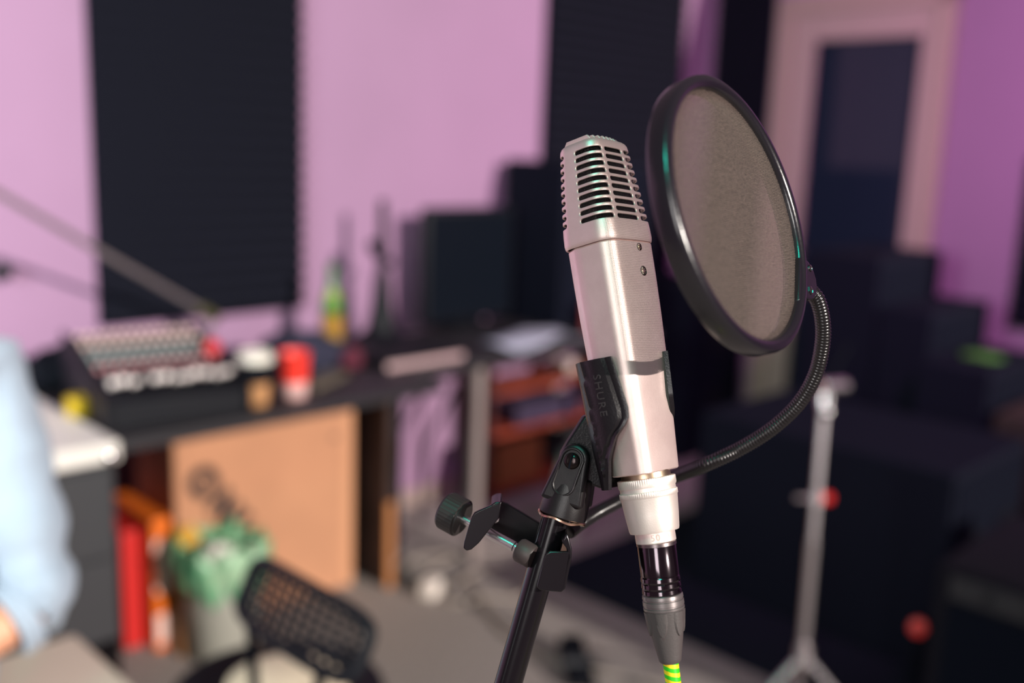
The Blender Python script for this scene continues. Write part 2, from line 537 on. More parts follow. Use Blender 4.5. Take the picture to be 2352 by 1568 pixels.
# taped cable leaving the boot
m = bpy.data.materials.new('green and yellow tape'); m.use_nodes = True; nt = m.node_tree; bs = nt.nodes['Principled BSDF']; bs.inputs['Roughness'].default_value = .45
tc = nt.nodes.new('ShaderNodeTexCoord'); wv = nt.nodes.new('ShaderNodeTexWave'); wv.wave_type = 'BANDS'; wv.bands_direction = 'Z'; wv.inputs['Scale'].default_value = 75; wv.inputs['Distortion'].default_value = .6; wv.inputs['Detail Scale'].default_value = 3
mp = nt.nodes.new('ShaderNodeMapping'); mp.inputs['Rotation'].default_value = (.28, .1, 0)
cr = nt.nodes.new('ShaderNodeValToRGB'); cr.color_ramp.interpolation = 'CONSTANT'
cr.color_ramp.elements[0].color = (.03, .62, .01, 1); cr.color_ramp.elements[1].color = (.95, .72, .01, 1); cr.color_ramp.elements[1].position = .52
nt.links.new(tc.outputs['Object'], mp.inputs[0]); nt.links.new(mp.outputs[0], wv.inputs['Vector']); nt.links.new(wv.outputs['Fac'], cr.inputs[0]); nt.links.new(cr.outputs[0], bs.inputs['Base Color'])
p0 = MC @ Vector((0, 0, px2(1513, 0)[1]))
z0 = p0.z
pp = [p0, p0 - AXC * .02, p0 - AXC * .05 + Vector((0, 0, -.01)), p0 + Vector((.01, .0, -.2)), p0 + Vector((-.02, .03, -.5)), p0 + Vector((-.12, .05, -.85)), Vector((p0.x - .2, p0.y + .05, .12)), Vector((p0.x - .25, p0.y + .08, .006)), Vector((p0.x - .3, p0.y + .4, .006)), Vector((p0.x - .1, p0.y + .8, .006))]
path = resample(smooth_path(pp, 20), .004)
MB().tube(path, .0043, 12).build('cord', m, cable, world=True)
# ================================================================ MIC CLIP
def clipfr():
    return frame(B0 - RX * .0030 + BX * .0004, RX, BX, AX)      # local x right, y toward the camera, z along the mic


CF = clipfr()
clip = thing('microphone_clip', 'black rubber clip gripping the silver microphone on its stand', 'clip', CF)
M_clip = mat('black rubber clip', (.008, .006, .008), .33, bump=.08, bscale=900, spec=.5)
ES = [(-6, -62), (-2, -58), (10, -48), (22, -30), (27, -16), (31, -9), (36, -8), (60, -17), (64, -19)]


def clip_pt(phi, s_, off=0.):
    k = lerp_tab([(-6, .86), (20, .93), (64, 1.0)], s_)
    rx, ry = 25.6 * k + off, 23.4 * k + off
    return Vector((rx * math.sin(phi) * mm, ry * math.cos(phi) * mm, s_ * mm))


rs = []; NS = 40; NP = 56
for i in range(NS + 1):
    s_ = -6 + 70 * i / NS
    a0 = math.radians(lerp_tab(ES, s_)); a1 = -math.radians(360 - lerp_tab([(-6, 130), (20, 116), (32, 86), (40, 79), (64, 84)], s_))
    outer = []
    for j in range(NP + 1):
        t = j / NP; ph = a0 + (a1 - a0) * t
        deg = math.degrees(a0 - ph)
        off = 0
        if 7 < deg < 11: off = -1.1
        elif deg <= 7: off = -.2
        if 2.6 < deg < 4: off = -.7
        if s_ > 2 and 62 < math.degrees(-ph) < 66: off = .9
        outer.append(clip_pt(ph, s_, off))
    inner = [clip_pt(a0 + (a1 - a0) * j / NP, s_, -2.4) for j in range(NP, -1, -1)]
    rs.append(outer + inner)
q = MB().rings(rs, cap=False)
n = len(rs[0])
for ring, base in ((rs[0], 0), (rs[-1], 1)):
    q.add(ring, [(j, j + 1, n - 2 - j, n - 1 - j) for j in range(NP)])
q.build('jaw', M_clip, clip, smooth=30)
vs, fs = textmesh('SHURE', .0060, .00016, spacing=1.2)
vv = []
for v in vs:
    s_ = (44.5 * mm - v.x * 1.12) / mm; ph = math.radians(-42) + v.y / .0225
    p = clip_pt(ph, s_, .05 + v.z / mm); vv.append(p)
q = MB(); q.add(vv, fs); lt = q.build('raised_lettering', mat('raised rubber', (.045, .036, .038), .26, spec=.8), clip, smooth=0)
# web and tongue that joins the jaw to the swivel
poly = [(1341, 955), (1322, 985), (1304, 1012), (1288, 1040), (1283, 1065), (1290, 1090), (1310, 1103), (1332, 1108), (1350, 1112), (1384, 1124), (1392, 1100), (1400, 1060), (1405, 1000), (1385, 950)]
q = MB().prism([W(x, y, .556) for x, y in poly], FW * .011)
q.build('tongue', M_clip, clip, world=True, bevel=.0015)

# ================================================================ MIC STAND
P1 = W(1283, 1165, .560); P2 = W(1168, 1568, .560)
TX = (P1 - P2).normalized()          # up along the boom
foot_end = P1 - TX * .62
base = Vector((foot_end.x, foot_end.y, 0))
stand = thing('microphone_stand', 'black microphone stand tube leaning up to the clip of the silver microphone', 'stand', Matrix.Translation(base))
M_std = mat('gloss black enamel', (.006, .0045, .006), .2, spec=.5)
q = MB().cyl(P1 + TX * .0, foot_end - TX * .12, .0078, n=32); q.build('boom_tube', M_std, stand, world=True)
q = MB().cyl(base + Vector((0, .02, .05)), Vector((foot_end.x, foot_end.y + .02, foot_end.z + .01)), .011, n=24); q.build('pole', M_std, stand, world=True)
q = MB().cyl(foot_end + Vector((0, -.012, 0)), foot_end + Vector((0, .045, 0)), .022, n=24); q.build('boom_clutch', M_std, stand, world=True, bevel=.002)
for i in range(3):
    a = i * 2 * pi / 3 + .5
    q = MB().cyl(base + Vector((0, .02, .10)), base + Vector((.3 * math.cos(a), .02 + .3 * math.sin(a), .012)), .008, n=14)
    q.build('leg', M_std, stand, world=True)
# swivel: socket + two cheeks
side = (RT - RT.dot(TX) * TX).normalized(); fr = side.cross(TX)
a_ = math.radians(-22)
SY = (math.cos(a_) * fr + math.sin(a_) * side).normalized(); SX = SY.cross(TX)
SM = frame(W(1291, 1185, .560), -SX, SY, TX)       # x to the right in the picture, y toward the camera
M_sw = mat('textured black swivel', (.008, .006, .007), .34, bump=.10, bscale=3000, spec=.5)
WM['sw'] = SM
sw = MB()
prof = [(0, 13.6, 13.2), (3, 13.6, 13.2), (9, 13.3, 12.8), (18, 12.3, 11.8), (24, 11.2, 10.8)]
sw.rings([[(rx * math.cos(2 * pi * j / 40) * mm, ry * math.sin(2 * pi * j / 40) * mm, z * mm) for j in range(40)] for z, rx, ry in prof])


def cheek(y0, y1, shrink=0.):
    pts = []
    zb, zt, rb, rt = 8, 33.5, 12.6 - shrink, 8.6 - shrink
    pts += [(-rb, zb), (rb, zb)]
    for i in range(13):
        a = pi * i / 12; pts.append((rt * math.cos(a) + .6, zt + rt * math.sin(a)))
    return [Vector((x * mm, y0 * mm, z * mm)) for x, z in pts], Vector((0, (y1 - y0) * mm, 0))


sw.v = [SM @ v for v in sw.v]
so = sw.build('swivel', M_sw, stand, world=True, bevel=.0008, seg=2)
for (y0, y1) in ((5.6, 11.6), (-11.6, -5.6)):
    pl, dv = cheek(y0, y1); ch = MB().prism(pl, dv); ch.v = [SM @ v for v in ch.v]
    ch.build('cheek', M_sw, so, world=True, bevel=.0022, seg=4)
# raised stadium rim round the recess in the cheek
rim = []
for i in range(40):
    a = 2 * pi * i / 40
    cx, cz = (0.4, 33.0) if math.sin(a) > 0 else (-.8, 19)
    rim.append(SM @ Vector(((cx + 6.2 * math.cos(a)) * mm, .0116, (cz + 6.2 * math.sin(a)) * mm)))
MB().tube(rim + rim[:2], .0008, 8, cap=False).build('recess_rim', M_sw, so, world=True)
q = MB().lathe([(.0046, 0), (.0046, .0012), (.0038, .0022), (.002, .0027), (.00001, .0028)], SM @ frame_z((.0004, .0115, .0325), (0, 1, 0), (0, 0, 1)), 28)
sc = q.build('screw', mat('black screw', (.03, .02, .02), .2, .7), so, world=True)
q = MB().box((-.00045, -.0044, .0022), (.00045, .0044, .0031), SM @ frame_z((.0004, .0115, .0325), (0, 1, 0), (0, 0, 1))); q.build('screw_slot', M_blackm, sc, world=True)
# wavy brass washer under the socket
rs = []
for k_ in range(5):
    ring = []
    for j in range(72):
        a = 2 * pi * j / 72
        rr_, dz = ((13.4, 0.), (13.9, -.3), (13.9, -1.3), (13.0, -1.6), (8, -1.4))[k_]
        ring.append(((rr_) * math.cos(a) * mm, rr_ * math.sin(a) * mm, (dz + .55 * math.sin(5 * a)) * mm))
    rs.append(ring)
q = MB().rings(rs, cap=False); q.v = [SM @ v for v in q.v]
q.build('brass_washer', mat('worn copper edge', (.80, .50, .36), .28, 1.), stand, world=True)

# ================================================================ POP FILTER
CP = W(1690, 493, .497)
NP_ = (.77 * RT + .215 * UP - .62 * FW).normalized()
mj = (math.sin(math.radians(16.2)) * RT - math.cos(math.radians(16.2)) * UP); mj = (mj - mj.dot(NP_) * NP_).normalized()
PM = frame(CP, NP_.cross(mj) * -1, mj * -1, NP_)
PM = frame(CP, mj.cross(NP_), mj, NP_)
pop = thing('pop_filter', 'round black pop filter on a gooseneck clamped beside the silver microphone', 'pop filter', PM)
M_hoop = mat('gloss black hoop', (.008, .007, .011), .24, bump=.04, bscale=500, spec=1.0)
prof = [(64.4, 2.4), (64.8, 3.6), (65.8, 4.6), (67.4, 5.2), (69.6, 5.0), (71.0, 4.0), (71.4, 2.5), (71.4, -5), (70.8, -6.6), (69, -7.2), (65.6, -7.2), (64.4, -6), (64.2, -4)]
rs = [[(r * math.cos(2 * pi * j / 128) * mm, r * math.sin(2 * pi * j / 128) * mm, z * mm) for j in range(128)] for r, z in prof + prof[:1]]
MB().rings(rs, cap=False).build('hoop', M_hoop, pop, smooth=50)
# nylon mesh
m = bpy.data.materials.new('nylon mesh'); m.use_nodes = True; nt = m.node_tree; bs = nt.nodes['Principled BSDF']
bs.inputs['Roughness'].default_value = .6
tc = nt.nodes.new('ShaderNodeTexCoord')


def wave(scale, rot, dist):
    mp = nt.nodes.new('ShaderNodeMapping'); mp.inputs['Rotation'].default_value = (0, 0, rot); nt.links.new(tc.outputs['Object'], mp.inputs[0])
    w_ = nt.nodes.new('ShaderNodeTexWave'); w_.bands_direction = 'X'; w_.inputs['Scale'].default_value = scale; w_.inputs['Distortion'].default_value = dist; w_.inputs['Detail'].default_value = 2; w_.inputs['Detail Scale'].default_value = 12
    nt.links.new(mp.outputs[0], w_.inputs['Vector']); return w_


w1 = wave(330, .15, 1.2); w2 = wave(330, 1.75, 1.5)
nz = nt.nodes.new('ShaderNodeTexNoise'); nz.inputs['Scale'].default_value = 1000; nz.inputs['Detail'].default_value = 4; nt.links.new(tc.outputs['Object'], nz.inputs['Vector'])
ml = nt.nodes.new('ShaderNodeMath'); ml.operation = 'MULTIPLY'; nt.links.new(w1.outputs['Fac'], ml.inputs[0]); nt.links.new(nz.outputs['Fac'], ml.inputs[1])
cr = nt.nodes.new('ShaderNodeValToRGB'); cr.color_ramp.elements[0].color = (.018, .013, .012, 1); cr.color_ramp.elements[1].color = (.33, .24, .205, 1)
cr.color_ramp.elements[0].position = .16; cr.color_ramp.elements[1].position = .52
nt.links.new(ml.outputs[0], cr.inputs[0]); nt.links.new(cr.outputs[0], bs.inputs['Base Color'])
bp = nt.nodes.new('ShaderNodeBump'); bp.inputs['Strength'].default_value = .5; bp.inputs['Distance'].default_value = .0004
nt.links.new(ml.outputs[0], bp.inputs['Height']); nt.links.new(bp.outputs[0], bs.inputs['Normal'])
am = nt.nodes.new('ShaderNodeMath'); am.operation = 'MULTIPLY'; nt.links.new(w2.outputs['Fac'], am.inputs[0]); nt.links.new(w1.outputs['Fac'], am.inputs[1])
mr = nt.nodes.new('ShaderNodeMapRange'); mr.inputs['From Min'].default_value = 0; mr.inputs['From Max'].default_value = .6; mr.inputs['To Min'].default_value = .2; mr.inputs['To Max'].default_value = .85
nt.links.new(am.outputs[0], mr.inputs['Value']); nt.links.new(mr.outputs[0], bs.inputs['Alpha'])
q = MB()
rs = []
for i in range(1, 13):
    r = 64.8 * i / 12
    rs.append([(r * math.cos(2 * pi * j / 96) * mm, r * math.sin(2 * pi * j / 96) * mm, (1.2 - .4 * (1 - (i / 12) ** 2)) * mm) for j in range(96)])
q.rings(rs, cap=False); q.add(rs[0], [tuple(range(96))])
mo = q.build('mesh_screen', m, pop, smooth=60)
sm = mo.modifiers.new('solid', 'SOLIDIFY'); sm.thickness = .0003
# lug on the hoop with two fixings
F_ = CP + NP_ * .004
lug = [hitp(x, y, F_, NP_) for x, y in ((1838, 590), (1848, 592), (1858, 601), (1868, 618), (1875, 640), (1878, 662), (1877, 677), (1870, 686), (1860, 688), (1850, 683), (1836, 690))]
lo = MB().prism(lug, -NP_ * .008).build('lug', M_hoop, pop, world=True, bevel=.0009, seg=3)
for (x, y, r_) in ((1862, 616, .0016), (1863, 667, .0021)):
    c = hitp(x, y, CP + NP_ * .0042, NP_)
    q = MB().lathe([(r_ * 1.25, 0), (r_ * 1.25, .0004), (r_ * .8, .0006), (r_ * .7, .0001), (.00001, .0001)], frame_z(c - NP_ * .0001, NP_), 6 if y > 650 else 20)
    q.build('hex_nut' if y > 650 else 'rivet', mat('dark steel', (.28, .25, .26), .25, 1.), lo, world=True, smooth=30)
# gooseneck
D0 = (hitp(1866, 680, CP, NP_) - CAM).dot(FW)
gpts = [W(1862, 668, D0), W(1878, 690, D0 + .002), (W(1889, 735, D0 + .006)), W(1889, 790, D0 + .012), W(1873, 860, D0 + .02), W(1836, 925, D0 + .028), W(1775, 983, D0 + .036), W(1700, 1030, D0 + .044), W(1620, 1067, D0 + .05), W(1540, 1098, .632), W(1460, 1132, .632), W(1380, 1172, .617), W(1335, 1200, .60), W(1305, 1222, .588)]
gpath = resample(smooth_path(gpts, 40), .00045)
M_goose = mat('black gooseneck', (.008, .007, .008), .26, .0, spec=.7)
MB().tube(gpath, .0042, 18, rib=(.00185, .07)).build('gooseneck', M_goose, pop, world=True, smooth=80)
# clamp on the stand tube
ce = thing('tmp', 'x', 'x')
bpy.data.objects.remove(ce)
M_cl = mat('black clamp enamel', (.006, .0045, .006), .22, spec=.6)
q = MB()
spine = [(1126, 1160), (1138, 1153), (1152, 1152), (1166, 1157), (1250, 1207), (1262, 1222), (1262, 1262), (1246, 1290), (1222, 1284), (1180, 1250), (1120, 1222)]
q.prism([W(x, y, .583) for x, y in spine], FW * .003)
ear = [(1100, 1172), (1128, 1160), (1152, 1153), (1146, 1190), (1120, 1222), (1100, 1247), (1083, 1262), (1072, 1265), (1064, 1259), (1066, 1244), (1076, 1210), (1083, 1188), (1089, 1178)]
q.prism([W(x, y, .553) for x, y in ear], FW * .0035)
q.prism([W(x, y, .553) for x, y in ((1126, 1160), (1138, 1153), (1152, 1152), (1152, 1158), (1140, 1160), (1128, 1168))], FW * .032)
hook = [(1252, 1272), (1264, 1266), (1306, 1266), (1313, 1274), (1312, 1290), (1298, 1352), (1290, 1360), (1240, 1356), (1233, 1348)]
q.prism([W(x, y, .541) for x, y in hook], FW * .0022)
wrap = [(1303, 1225), (1308, 1240), (1314, 1262), (1313, 1280), (1298, 1354), (1289, 1352), (1303, 1275), (1303, 1262), (1290, 1244)]
q.prism([W(x, y, .541) for x, y in wrap], FW * .045)
clamp = q.build('clamp_bracket', M_cl, pop, world=True, bevel=.0009, seg=3)
# screw rod, pad, knob
ra, rb = W(1050, 1184, .577), W(1212, 1272, .556)
dr = (rb - ra).normalized()
q = MB(); M_ = frame_z(ra, dr); Lr = (rb - ra).length
pr = [(.0026, 0), (.0026, .0105), (.0031, .0110), (.0031, Lr - .009), (.0026, Lr - .0085), (.0026, Lr)]
q.lathe(pr, M_, 28); q.build('clamp_screw', M_chrome, pop, world=True, smooth=30)
q = MB().lathe([(.0025, -.0065), (.0062, -.006), (.0068, -.005), (.0068, .003), (.006, .004)], frame_z(rb, dr), 28); q.build('clamp_pad', mat('grey rubber pad', (.05, .035, .035), .5), pop, world=True)
q = MB(); kp = [(.0045, .0008), (.0096, .0008), (.0100, 0), (.0114, -.0004), (.0114, -.0105), (.0106, -.0118), (.00001, -.0122)]
q.lathe(kp, frame_z(ra + dr * .0035, dr), 72, teeth=(3, 4)); q.build('clamp_knob', mat('ribbed black knob', (.022, .018, .018), .45), pop, world=True, smooth=25)
q = MB().lathe([(.00001, 0), (.0028, 0), (.0024, .0014), (.00001, .0018)], frame_z(W(1137, 1190, .5805), -FW), 16); q.build('clamp_rivet', M_chrome, pop, world=True)
#BACKGROUND
# ================================================================ DESKS AND THEIR LOAD
M_desk = mat('black desk laminate', (.014, .012, .016), .55)
M_brown = mat('dark brown board', (.035, .017, .014), .6, var=.2)
M_grey = mat('dark grey steel', (.030, .031, .036), .55)
M_white = mat('white laminate', (.72, .68, .64), .5)
M_card = mat('brown cardboard', (.49, .235, .13), .85, bump=.1, bscale=80, var=.06, vscale=5)

t = thing('console_desk', 'long black desk under the mixing console with a brown board side', 'desk', place(2.92, .42))
q = MB().box((-.5, -.37, .715), (.5, .38, .745)); q.build('desk_top', M_desk, t, bevel=.003)
q = MB().box((-.5, -.37, 0), (-.475, .14, .715)); sp = q.build('side_panel', M_brown, t, bevel=.001)
q = MB().box((-.5, .14, 0), (-.472, .148, .30)); q.build('edge_strip', mat('bare orange wood', (.42, .17, .06), .6), sp)
q = MB().box((-.475, -.36, .55), (.5, -.34, .715)); q.build('back_rail', M_brown, t)

t = thing('drawer_cabinet', 'dark grey drawer cabinet with a white top left of the console desk', 'cabinet', place(3.68, .48))
q = MB().box((-.25, -.33, 0), (.27, .31, .70)); body = q.build('cabinet_body', M_grey, t, bevel=.003)
q = MB().box((-.262, -.34, .70), (.28, .325, .748)); q.build('cabinet_top', M_white, t, bevel=.006, seg=3)
for i in range(3):
    z0_ = .04 + i * .22
    dr_ = MB().box((-.235, .31, z0_), (.255, .325, z0_ + .205)).build('drawer', M_grey, t, bevel=.002)
    MB().lathe([(.006, 0), (.006, .012), (.014, .016), (.014, .022), (.00001, .025)], frame_z((-.06, .325, z0_ + .12), (0, 1, 0)), 20).build('knob', M_chrome, dr_)
lk = MB().lathe([(.014, 0), (.014, .006), (.010, .010), (.00001, .011)], frame_z((-.235, .325, .715), (0, 1, 0)), 20).build('lock', M_chrome, t)

t = thing('yellow_tape_roll', 'small yellow roll on the white cabinet top beside the console', 'tape roll', place(3.405, .53, .749))
MB().lathe([(.012, .004), (.012, 0), (.030, 0), (.030, .045), (.012, .045), (.012, .004)], None, 32, cap=False).build('tape', mat('yellow tape', (.60, .40, .01), .45), t)

# mixing console
t = thing('mixing_console', 'black mixing console with rows of knobs and pale faders on the desk', 'mixer', place(3.205, .53, .745, math.radians(-8)))
q = MB()
prof = [(.20, 0), (.20, .066), (-.19, .166), (-.19, 0)]
q.prism([(-.175, y, z) for y, z in prof], (.345, 0, 0)); q.build('console_body', M_black, t, bevel=.004)
for sx in (-.187, .17):
    q = MB().prism([(sx, y, z) for y, z in [(.21, 0), (.21, .074), (-.20, .180), (-.20, 0)]], (.012, 0, 0)); q.build('side_cheek', M_black, t, bevel=.003)


def topz(y): return .066 + (.20 - y) * .10 / .39


M_kn = [mat('brown grey knob', (.80, .56, .52), .4), mat('grey green knob', (.32, .36, .36), .4), mat('dull red knob', (.60, .26, .28), .4)]
for r_, (y, mi) in enumerate(((-.165, 0), (-.115, 0), (-.065, 1), (-.02, 1), (.025, 2))):
    for c_ in range(13):
        x = -.155 + .30 * c_ / 12
        MB().lathe([(.0065, 0), (.006, .010), (.005, .012), (.00001, .0125)], Matrix.Translation((x, y, topz(y))), 12).build('knob', M_kn[mi], t)
M_fd = mat('pale fader cap', (.85, .74, .72), .4)
for c_ in range(12):
    x = -.155 + .29 * c_ / 11
    y = .115 + .010 * math.sin(c_ * 1.7)
    MB().box((x - .0015, .065, topz(.065) - .003), (x + .0015, .175, topz(.175) + .002)).build('fader_slot', M_blackm, t)
    if c_ == 8: continue
    MB().prism([(x - .009, y - .015, topz(y)), (x - .009, y - .010, topz(y) + .017), (x - .009, y + .010, topz(y) + .017), (x - .009, y + .015, topz(y))], (.018, 0, 0)).build('fader', M_fd, t, bevel=.001)

bc = ROOM.inverted() @ hitp(487, 798, ROOM @ Vector((0, .56, 0)), N1)
t = thing('red_ball', 'small shiny red ball at the right side of the mixing console', 'ball', place(bc.x, bc.y, .745 + .10))
MB().cyl((0, 0, -.012), (0, 0, bc.z - .845), .006).build('stem', M_blackm, t)
MB().lathe([(.024 * math.sin(pi * i / 16) + .00001, bc.z - .845 - .024 * math.cos(pi * i / 16)) for i in range(17)], None, 28).build('ball', mat('red gloss', (.55, .012, .02), .2), t)

# coffee cup, red cup, bottle, cloth
t = thing('coffee_cup', 'paper coffee cup with a white lid and black sleeve at the desk front', 'cup', place(2.992, .685, .745))
MB().lathe([(.030, 0), (.0315, .002), (.0395, .075)], None, 40).build('cup_body', mat('kraft paper cup', (.60, .30, .13), .7), t)
MB().lathe([(.0392, .062), (.0402, .062), (.0445, .122), (.043, .122)], None, 40).build('sleeve', M_blackm, t)
MB().lathe([(.0470, .118), (.048, .121), (.0475, .127), (.045, .130), (.0435, .140), (.040, .143), (.036, .139), (.00001, .139)], None, 40).build('lid', mat('white plastic lid', (.78, .74, .66), .4), t)
t = thing('red_cup', 'bright red plastic cup with a pale base on the front edge of the desk', 'cup', place(2.865, .675, .745))
MB().lathe([(.031, 0), (.0325, .002), (.036, .043)], None, 40).build('cup_base', mat('pale pink plastic', (.80, .50, .48), .45), t)
MB().lathe([(.036, .043), (.0425, .122), (.044, .124), (.042, .126), (.040, .122), (.034, .05), (.00001, .05)], None, 40).build('cup_wall', mat('red plastic', (.90, .045, .03), .4), t)
t = thing('green_bottle', 'green glass bottle with a yellow label against the mauve wall', 'bottle', place(2.44, .24, .745))
MB().lathe([(.033, 0), (.036, .004), (.036, .15), (.033, .175), (.019, .215), (.014, .245), (.0135, .292), (.0155, .293), (.0155, .302), (.012, .303)], None, 36).build('glass', mat('green glass', (.010, .20, .024), .12, trans=.25), t)
MB().lathe([(.0362, .05), (.0366, .05), (.0366, .135), (.0362, .135)], None, 36).build('label', mat('yellow label', (.34, .17, .015), .6), t)
MB().lathe([(.030, .182), (.0335, .176), (.0205, .2145), (.0185, .2145)], None, 36, cap=False).build('neck_label', mat('gold neck label', (.20, .28, .02), .5), t)


def blob(name, m, dims, M, seed, amp=.25, parent=None, freq=2.2):
    mb = MB(); rs = []
    for i in range(1, 20):
        th = pi * i / 20; ring = []
        for j in range(36):
            a = 2 * pi * j / 36
            v = Vector((math.sin(th) * math.cos(a), math.sin(th) * math.sin(a), math.cos(th)))
            k = 1 + amp * noise.noise(v * freq + Vector((seed, 0, 0))) + amp * .5 * noise.noise(v * freq * 2.7 + Vector((0, seed, 0)))
            p = Vector((v.x * dims[0], v.y * dims[1], v.z * dims[2])) * k
            p.z = max(p.z, -dims[2] * .55); ring.append(p)
        rs.append(ring)
    mb.rings(rs, True, True, Matrix.Translation((0, 0, dims[2] * .55)))
    return mb.build(name, m, parent, smooth=80)


o = blob('folded_jacket', mat('navy cloth', (.020, .020, .045), .9, bump=.3, bscale=120), (.13, .13, .075), None, 3.1); o.matrix_world = place(2.65, .38, .746, .3)
tag(o, 'crumpled dark navy cloth between the cups and the green bottle', 'cloth')
o = blob('folded_jacket', mat('maroon cloth', (.10, .012, .03), .9), (.04, .04, .04), None, 5.2); o.matrix_world = place(2.525, .46, .746, .3)
tag(o, 'small dark red cloth bundle below the green bottle', 'cloth')
o = blob('cable_bundle', M_blackm, (.13, .10, .075), None, 8.2); o.matrix_world = place(3.29, .19, .746, .3)
tag(o, 'dark bundle of cables behind the left end of the mixing console', 'cable bundle')
o = MB().box((-.10, -.035, 0), (.10, .035, .018)).build('remote_control', mat('olive grey plastic', (.12, .10, .075), .5), bevel=.004); o.matrix_world = place(2.72, .60, .746, .5)
tag(o, 'grey remote control lying right of the red cup', 'remote control')

# boom arm over the console
t = thing('boom_arm', 'thin grey boom arm slanting down in front of the large acoustic panel', 'boom arm', place(2.86, .17, .745))
MB().lathe([(.06, 0), (.06, .01), (.012, .016), (.010, .02)], None, 32).build('base', M_blackm, t)
a_, b_ = W(482, 722, 3.12), W(-150, 360, 2.25)
MB().cyl(place(2.86, .17, .755).translation, a_, .008).build('post', M_satin, t, world=True)
MB().cyl(a_, b_, .009, n=16).build('tube', mat('grey steel tube', (.30, .25, .26), .45, .6), t, world=True)
MB().cyl(a_ - (b_ - a_).normalized() * .03, a_ + (b_ - a_).normalized() * .05, .018).build('joint', mat('olive plastic joint', (.06, .055, .02), .5), t, world=True)
hk = MB().lathe([(.024, 0), (.024, .006), (.009, .010), (.009, .032), (.021, .036), (.021, .046), (.00001, .05)], None, 24)
o = hk.build('wall_hook', M_black); pk = place(0, 0); o.matrix_world = ROOM @ frame_z((3.403, .0005, 1.054), (0, 1, 0))
tag(o, 'round black wall hook at the far left edge of the mauve wall', 'hook')

# cardboard box under the desk
t = thing('cardboard_box', 'big brown cardboard box with black lettering under the console desk', 'box', place(2.815, .33))
MB().box((-.305, -.13, 0), (.305, .127, .60)).build('box_body', M_card, t, bevel=.006)
MB().box((-.307, .1272, .0), (-.27, .1282, .60)).build('tape_strip', mat('lighter card edge', (.58, .28, .15), .7), t)
vs, fs = textmesh('ONI', .115, .0004, bold=.009, spacing=1.35)
Mt = Matrix.Translation((.175, .1275, .40)) @ Matrix(((-1, 0, 0, 0), (0, 0, 1, 0), (0, 1, 0, 0), (0, 0, 0, 1))) @ Matrix.Rotation(math.radians(-55), 4, 'Z')
MB().add(vs, fs, Mt).build('printed_lettering', mat('black print', (.012, .008, .012), .7), t, smooth=0)
MB().cyl((-.235, .127, .52), (-.235, .1285, .52), .011).build('staple', mat('staple', (.16, .09, .06), .5), t)

# files and boards under the desk
for (nm, lab, u, v0, h, col) in (('ring_binder', 'tall red binder standing under the desk beside the grey cabinet', 3.232, .41, .355, (.55, .016, .014)), ('ring_binder', 'orange binder with pale labels between the red binder and the cardboard box', 3.172, .475, .395, (.80, .16, .012))):
    t = thing(nm, lab, 'binder', place(u, v0 - .14))
    MB().box((-.027, -.14, 0), (.027, .14, h)).build('cover', mat('binder ' + lab[:8], col, .45), t, bevel=.004)
    if col[0] > .7:
        MB().box((-.024, .14, h * .45), (.024, .1412, h * .85)).build('spine_label', mat('pale label', (.85, .55, .48), .6), t)
        MB().box((-.024, .14, h * .06), (.024, .1412, h * .28)).build('spine_label', mat('pale label', (.85, .55, .48), .6), t)
o = MB().box((-.018, -.02, 0), (.018, .02, .15)).build('wooden_block', mat('brown wood block', (.30, .14, .06), .6, var=.2), bevel=.003); o.matrix_world = place(3.145, .53)
tag(o, 'small brown wooden block on the floor between the binders and the bin', 'wood block')
o = MB().box((-.09, -.05, 0), (.09, .05, .11)).build('red_box', mat('red box card', (.50, .015, .02), .5), bevel=.004); o.matrix_world = place(3.60, .885, 0)
tag(o, 'red box on the floor in front of the grey cabinet beside the blue sleeve', 'box')

# waste bin with liner
t = thing('waste_bin', 'pale translucent waste bin with a crumpled green liner under the desk', 'bin', place(3.055, .60))
MB().lathe([(.086, 0), (.090, .004), (.118, .30), (.123, .302), (.123, .308), (.115, .308), (.086, .01), (.00001, .008)], None, 56).build('bin_wall', mat('translucent grey plastic', (.42, .41, .36), .4, trans=.15), t)
rs = []
for i, (r_, z_) in enumerate(((.108, .20), (.121, .24), (.128, .29), (.130, .325), (.120, .345), (.104, .335), (.09, .31), (.05, .315), (.015, .33))):
    rs.append([((r_ + .007 * math.sin(9 * a + i) * (i > 0) + .005 * math.sin(17 * a - i)) * math.cos(a), (r_ + .007 * math.sin(9 * a + i)) * math.sin(a), z_ + .010 * math.sin(7 * a + i * 1.3) + .008 * math.sin(13 * a)) for a in [2 * pi * j / 90 for j in range(90)]])
MB().rings(rs, cap=False).build('liner', mat('green plastic bag', (.14, .42, .22), .35, alt=(.36, .52, .34), vscale=14, trans=.1), t, smooth=80)
o = blob('crumpled_paper', mat('white paper', (.70, .66, .60), .8), (.04, .04, .035), None, 1.5, .5); o.matrix_world = place(3.10, .66, .305)
tag(o, 'crumpled white paper on the front of the green bin liner', 'paper')
o = blob('crumpled_paper', mat('yellow wrapper', (.62, .33, .04), .6), (.035, .03, .03), None, 2.5, .5); o.matrix_world = place(3.13, .53, .33)
tag(o, 'crumpled yellow wrapper at the left rim of the bin', 'wrapper')

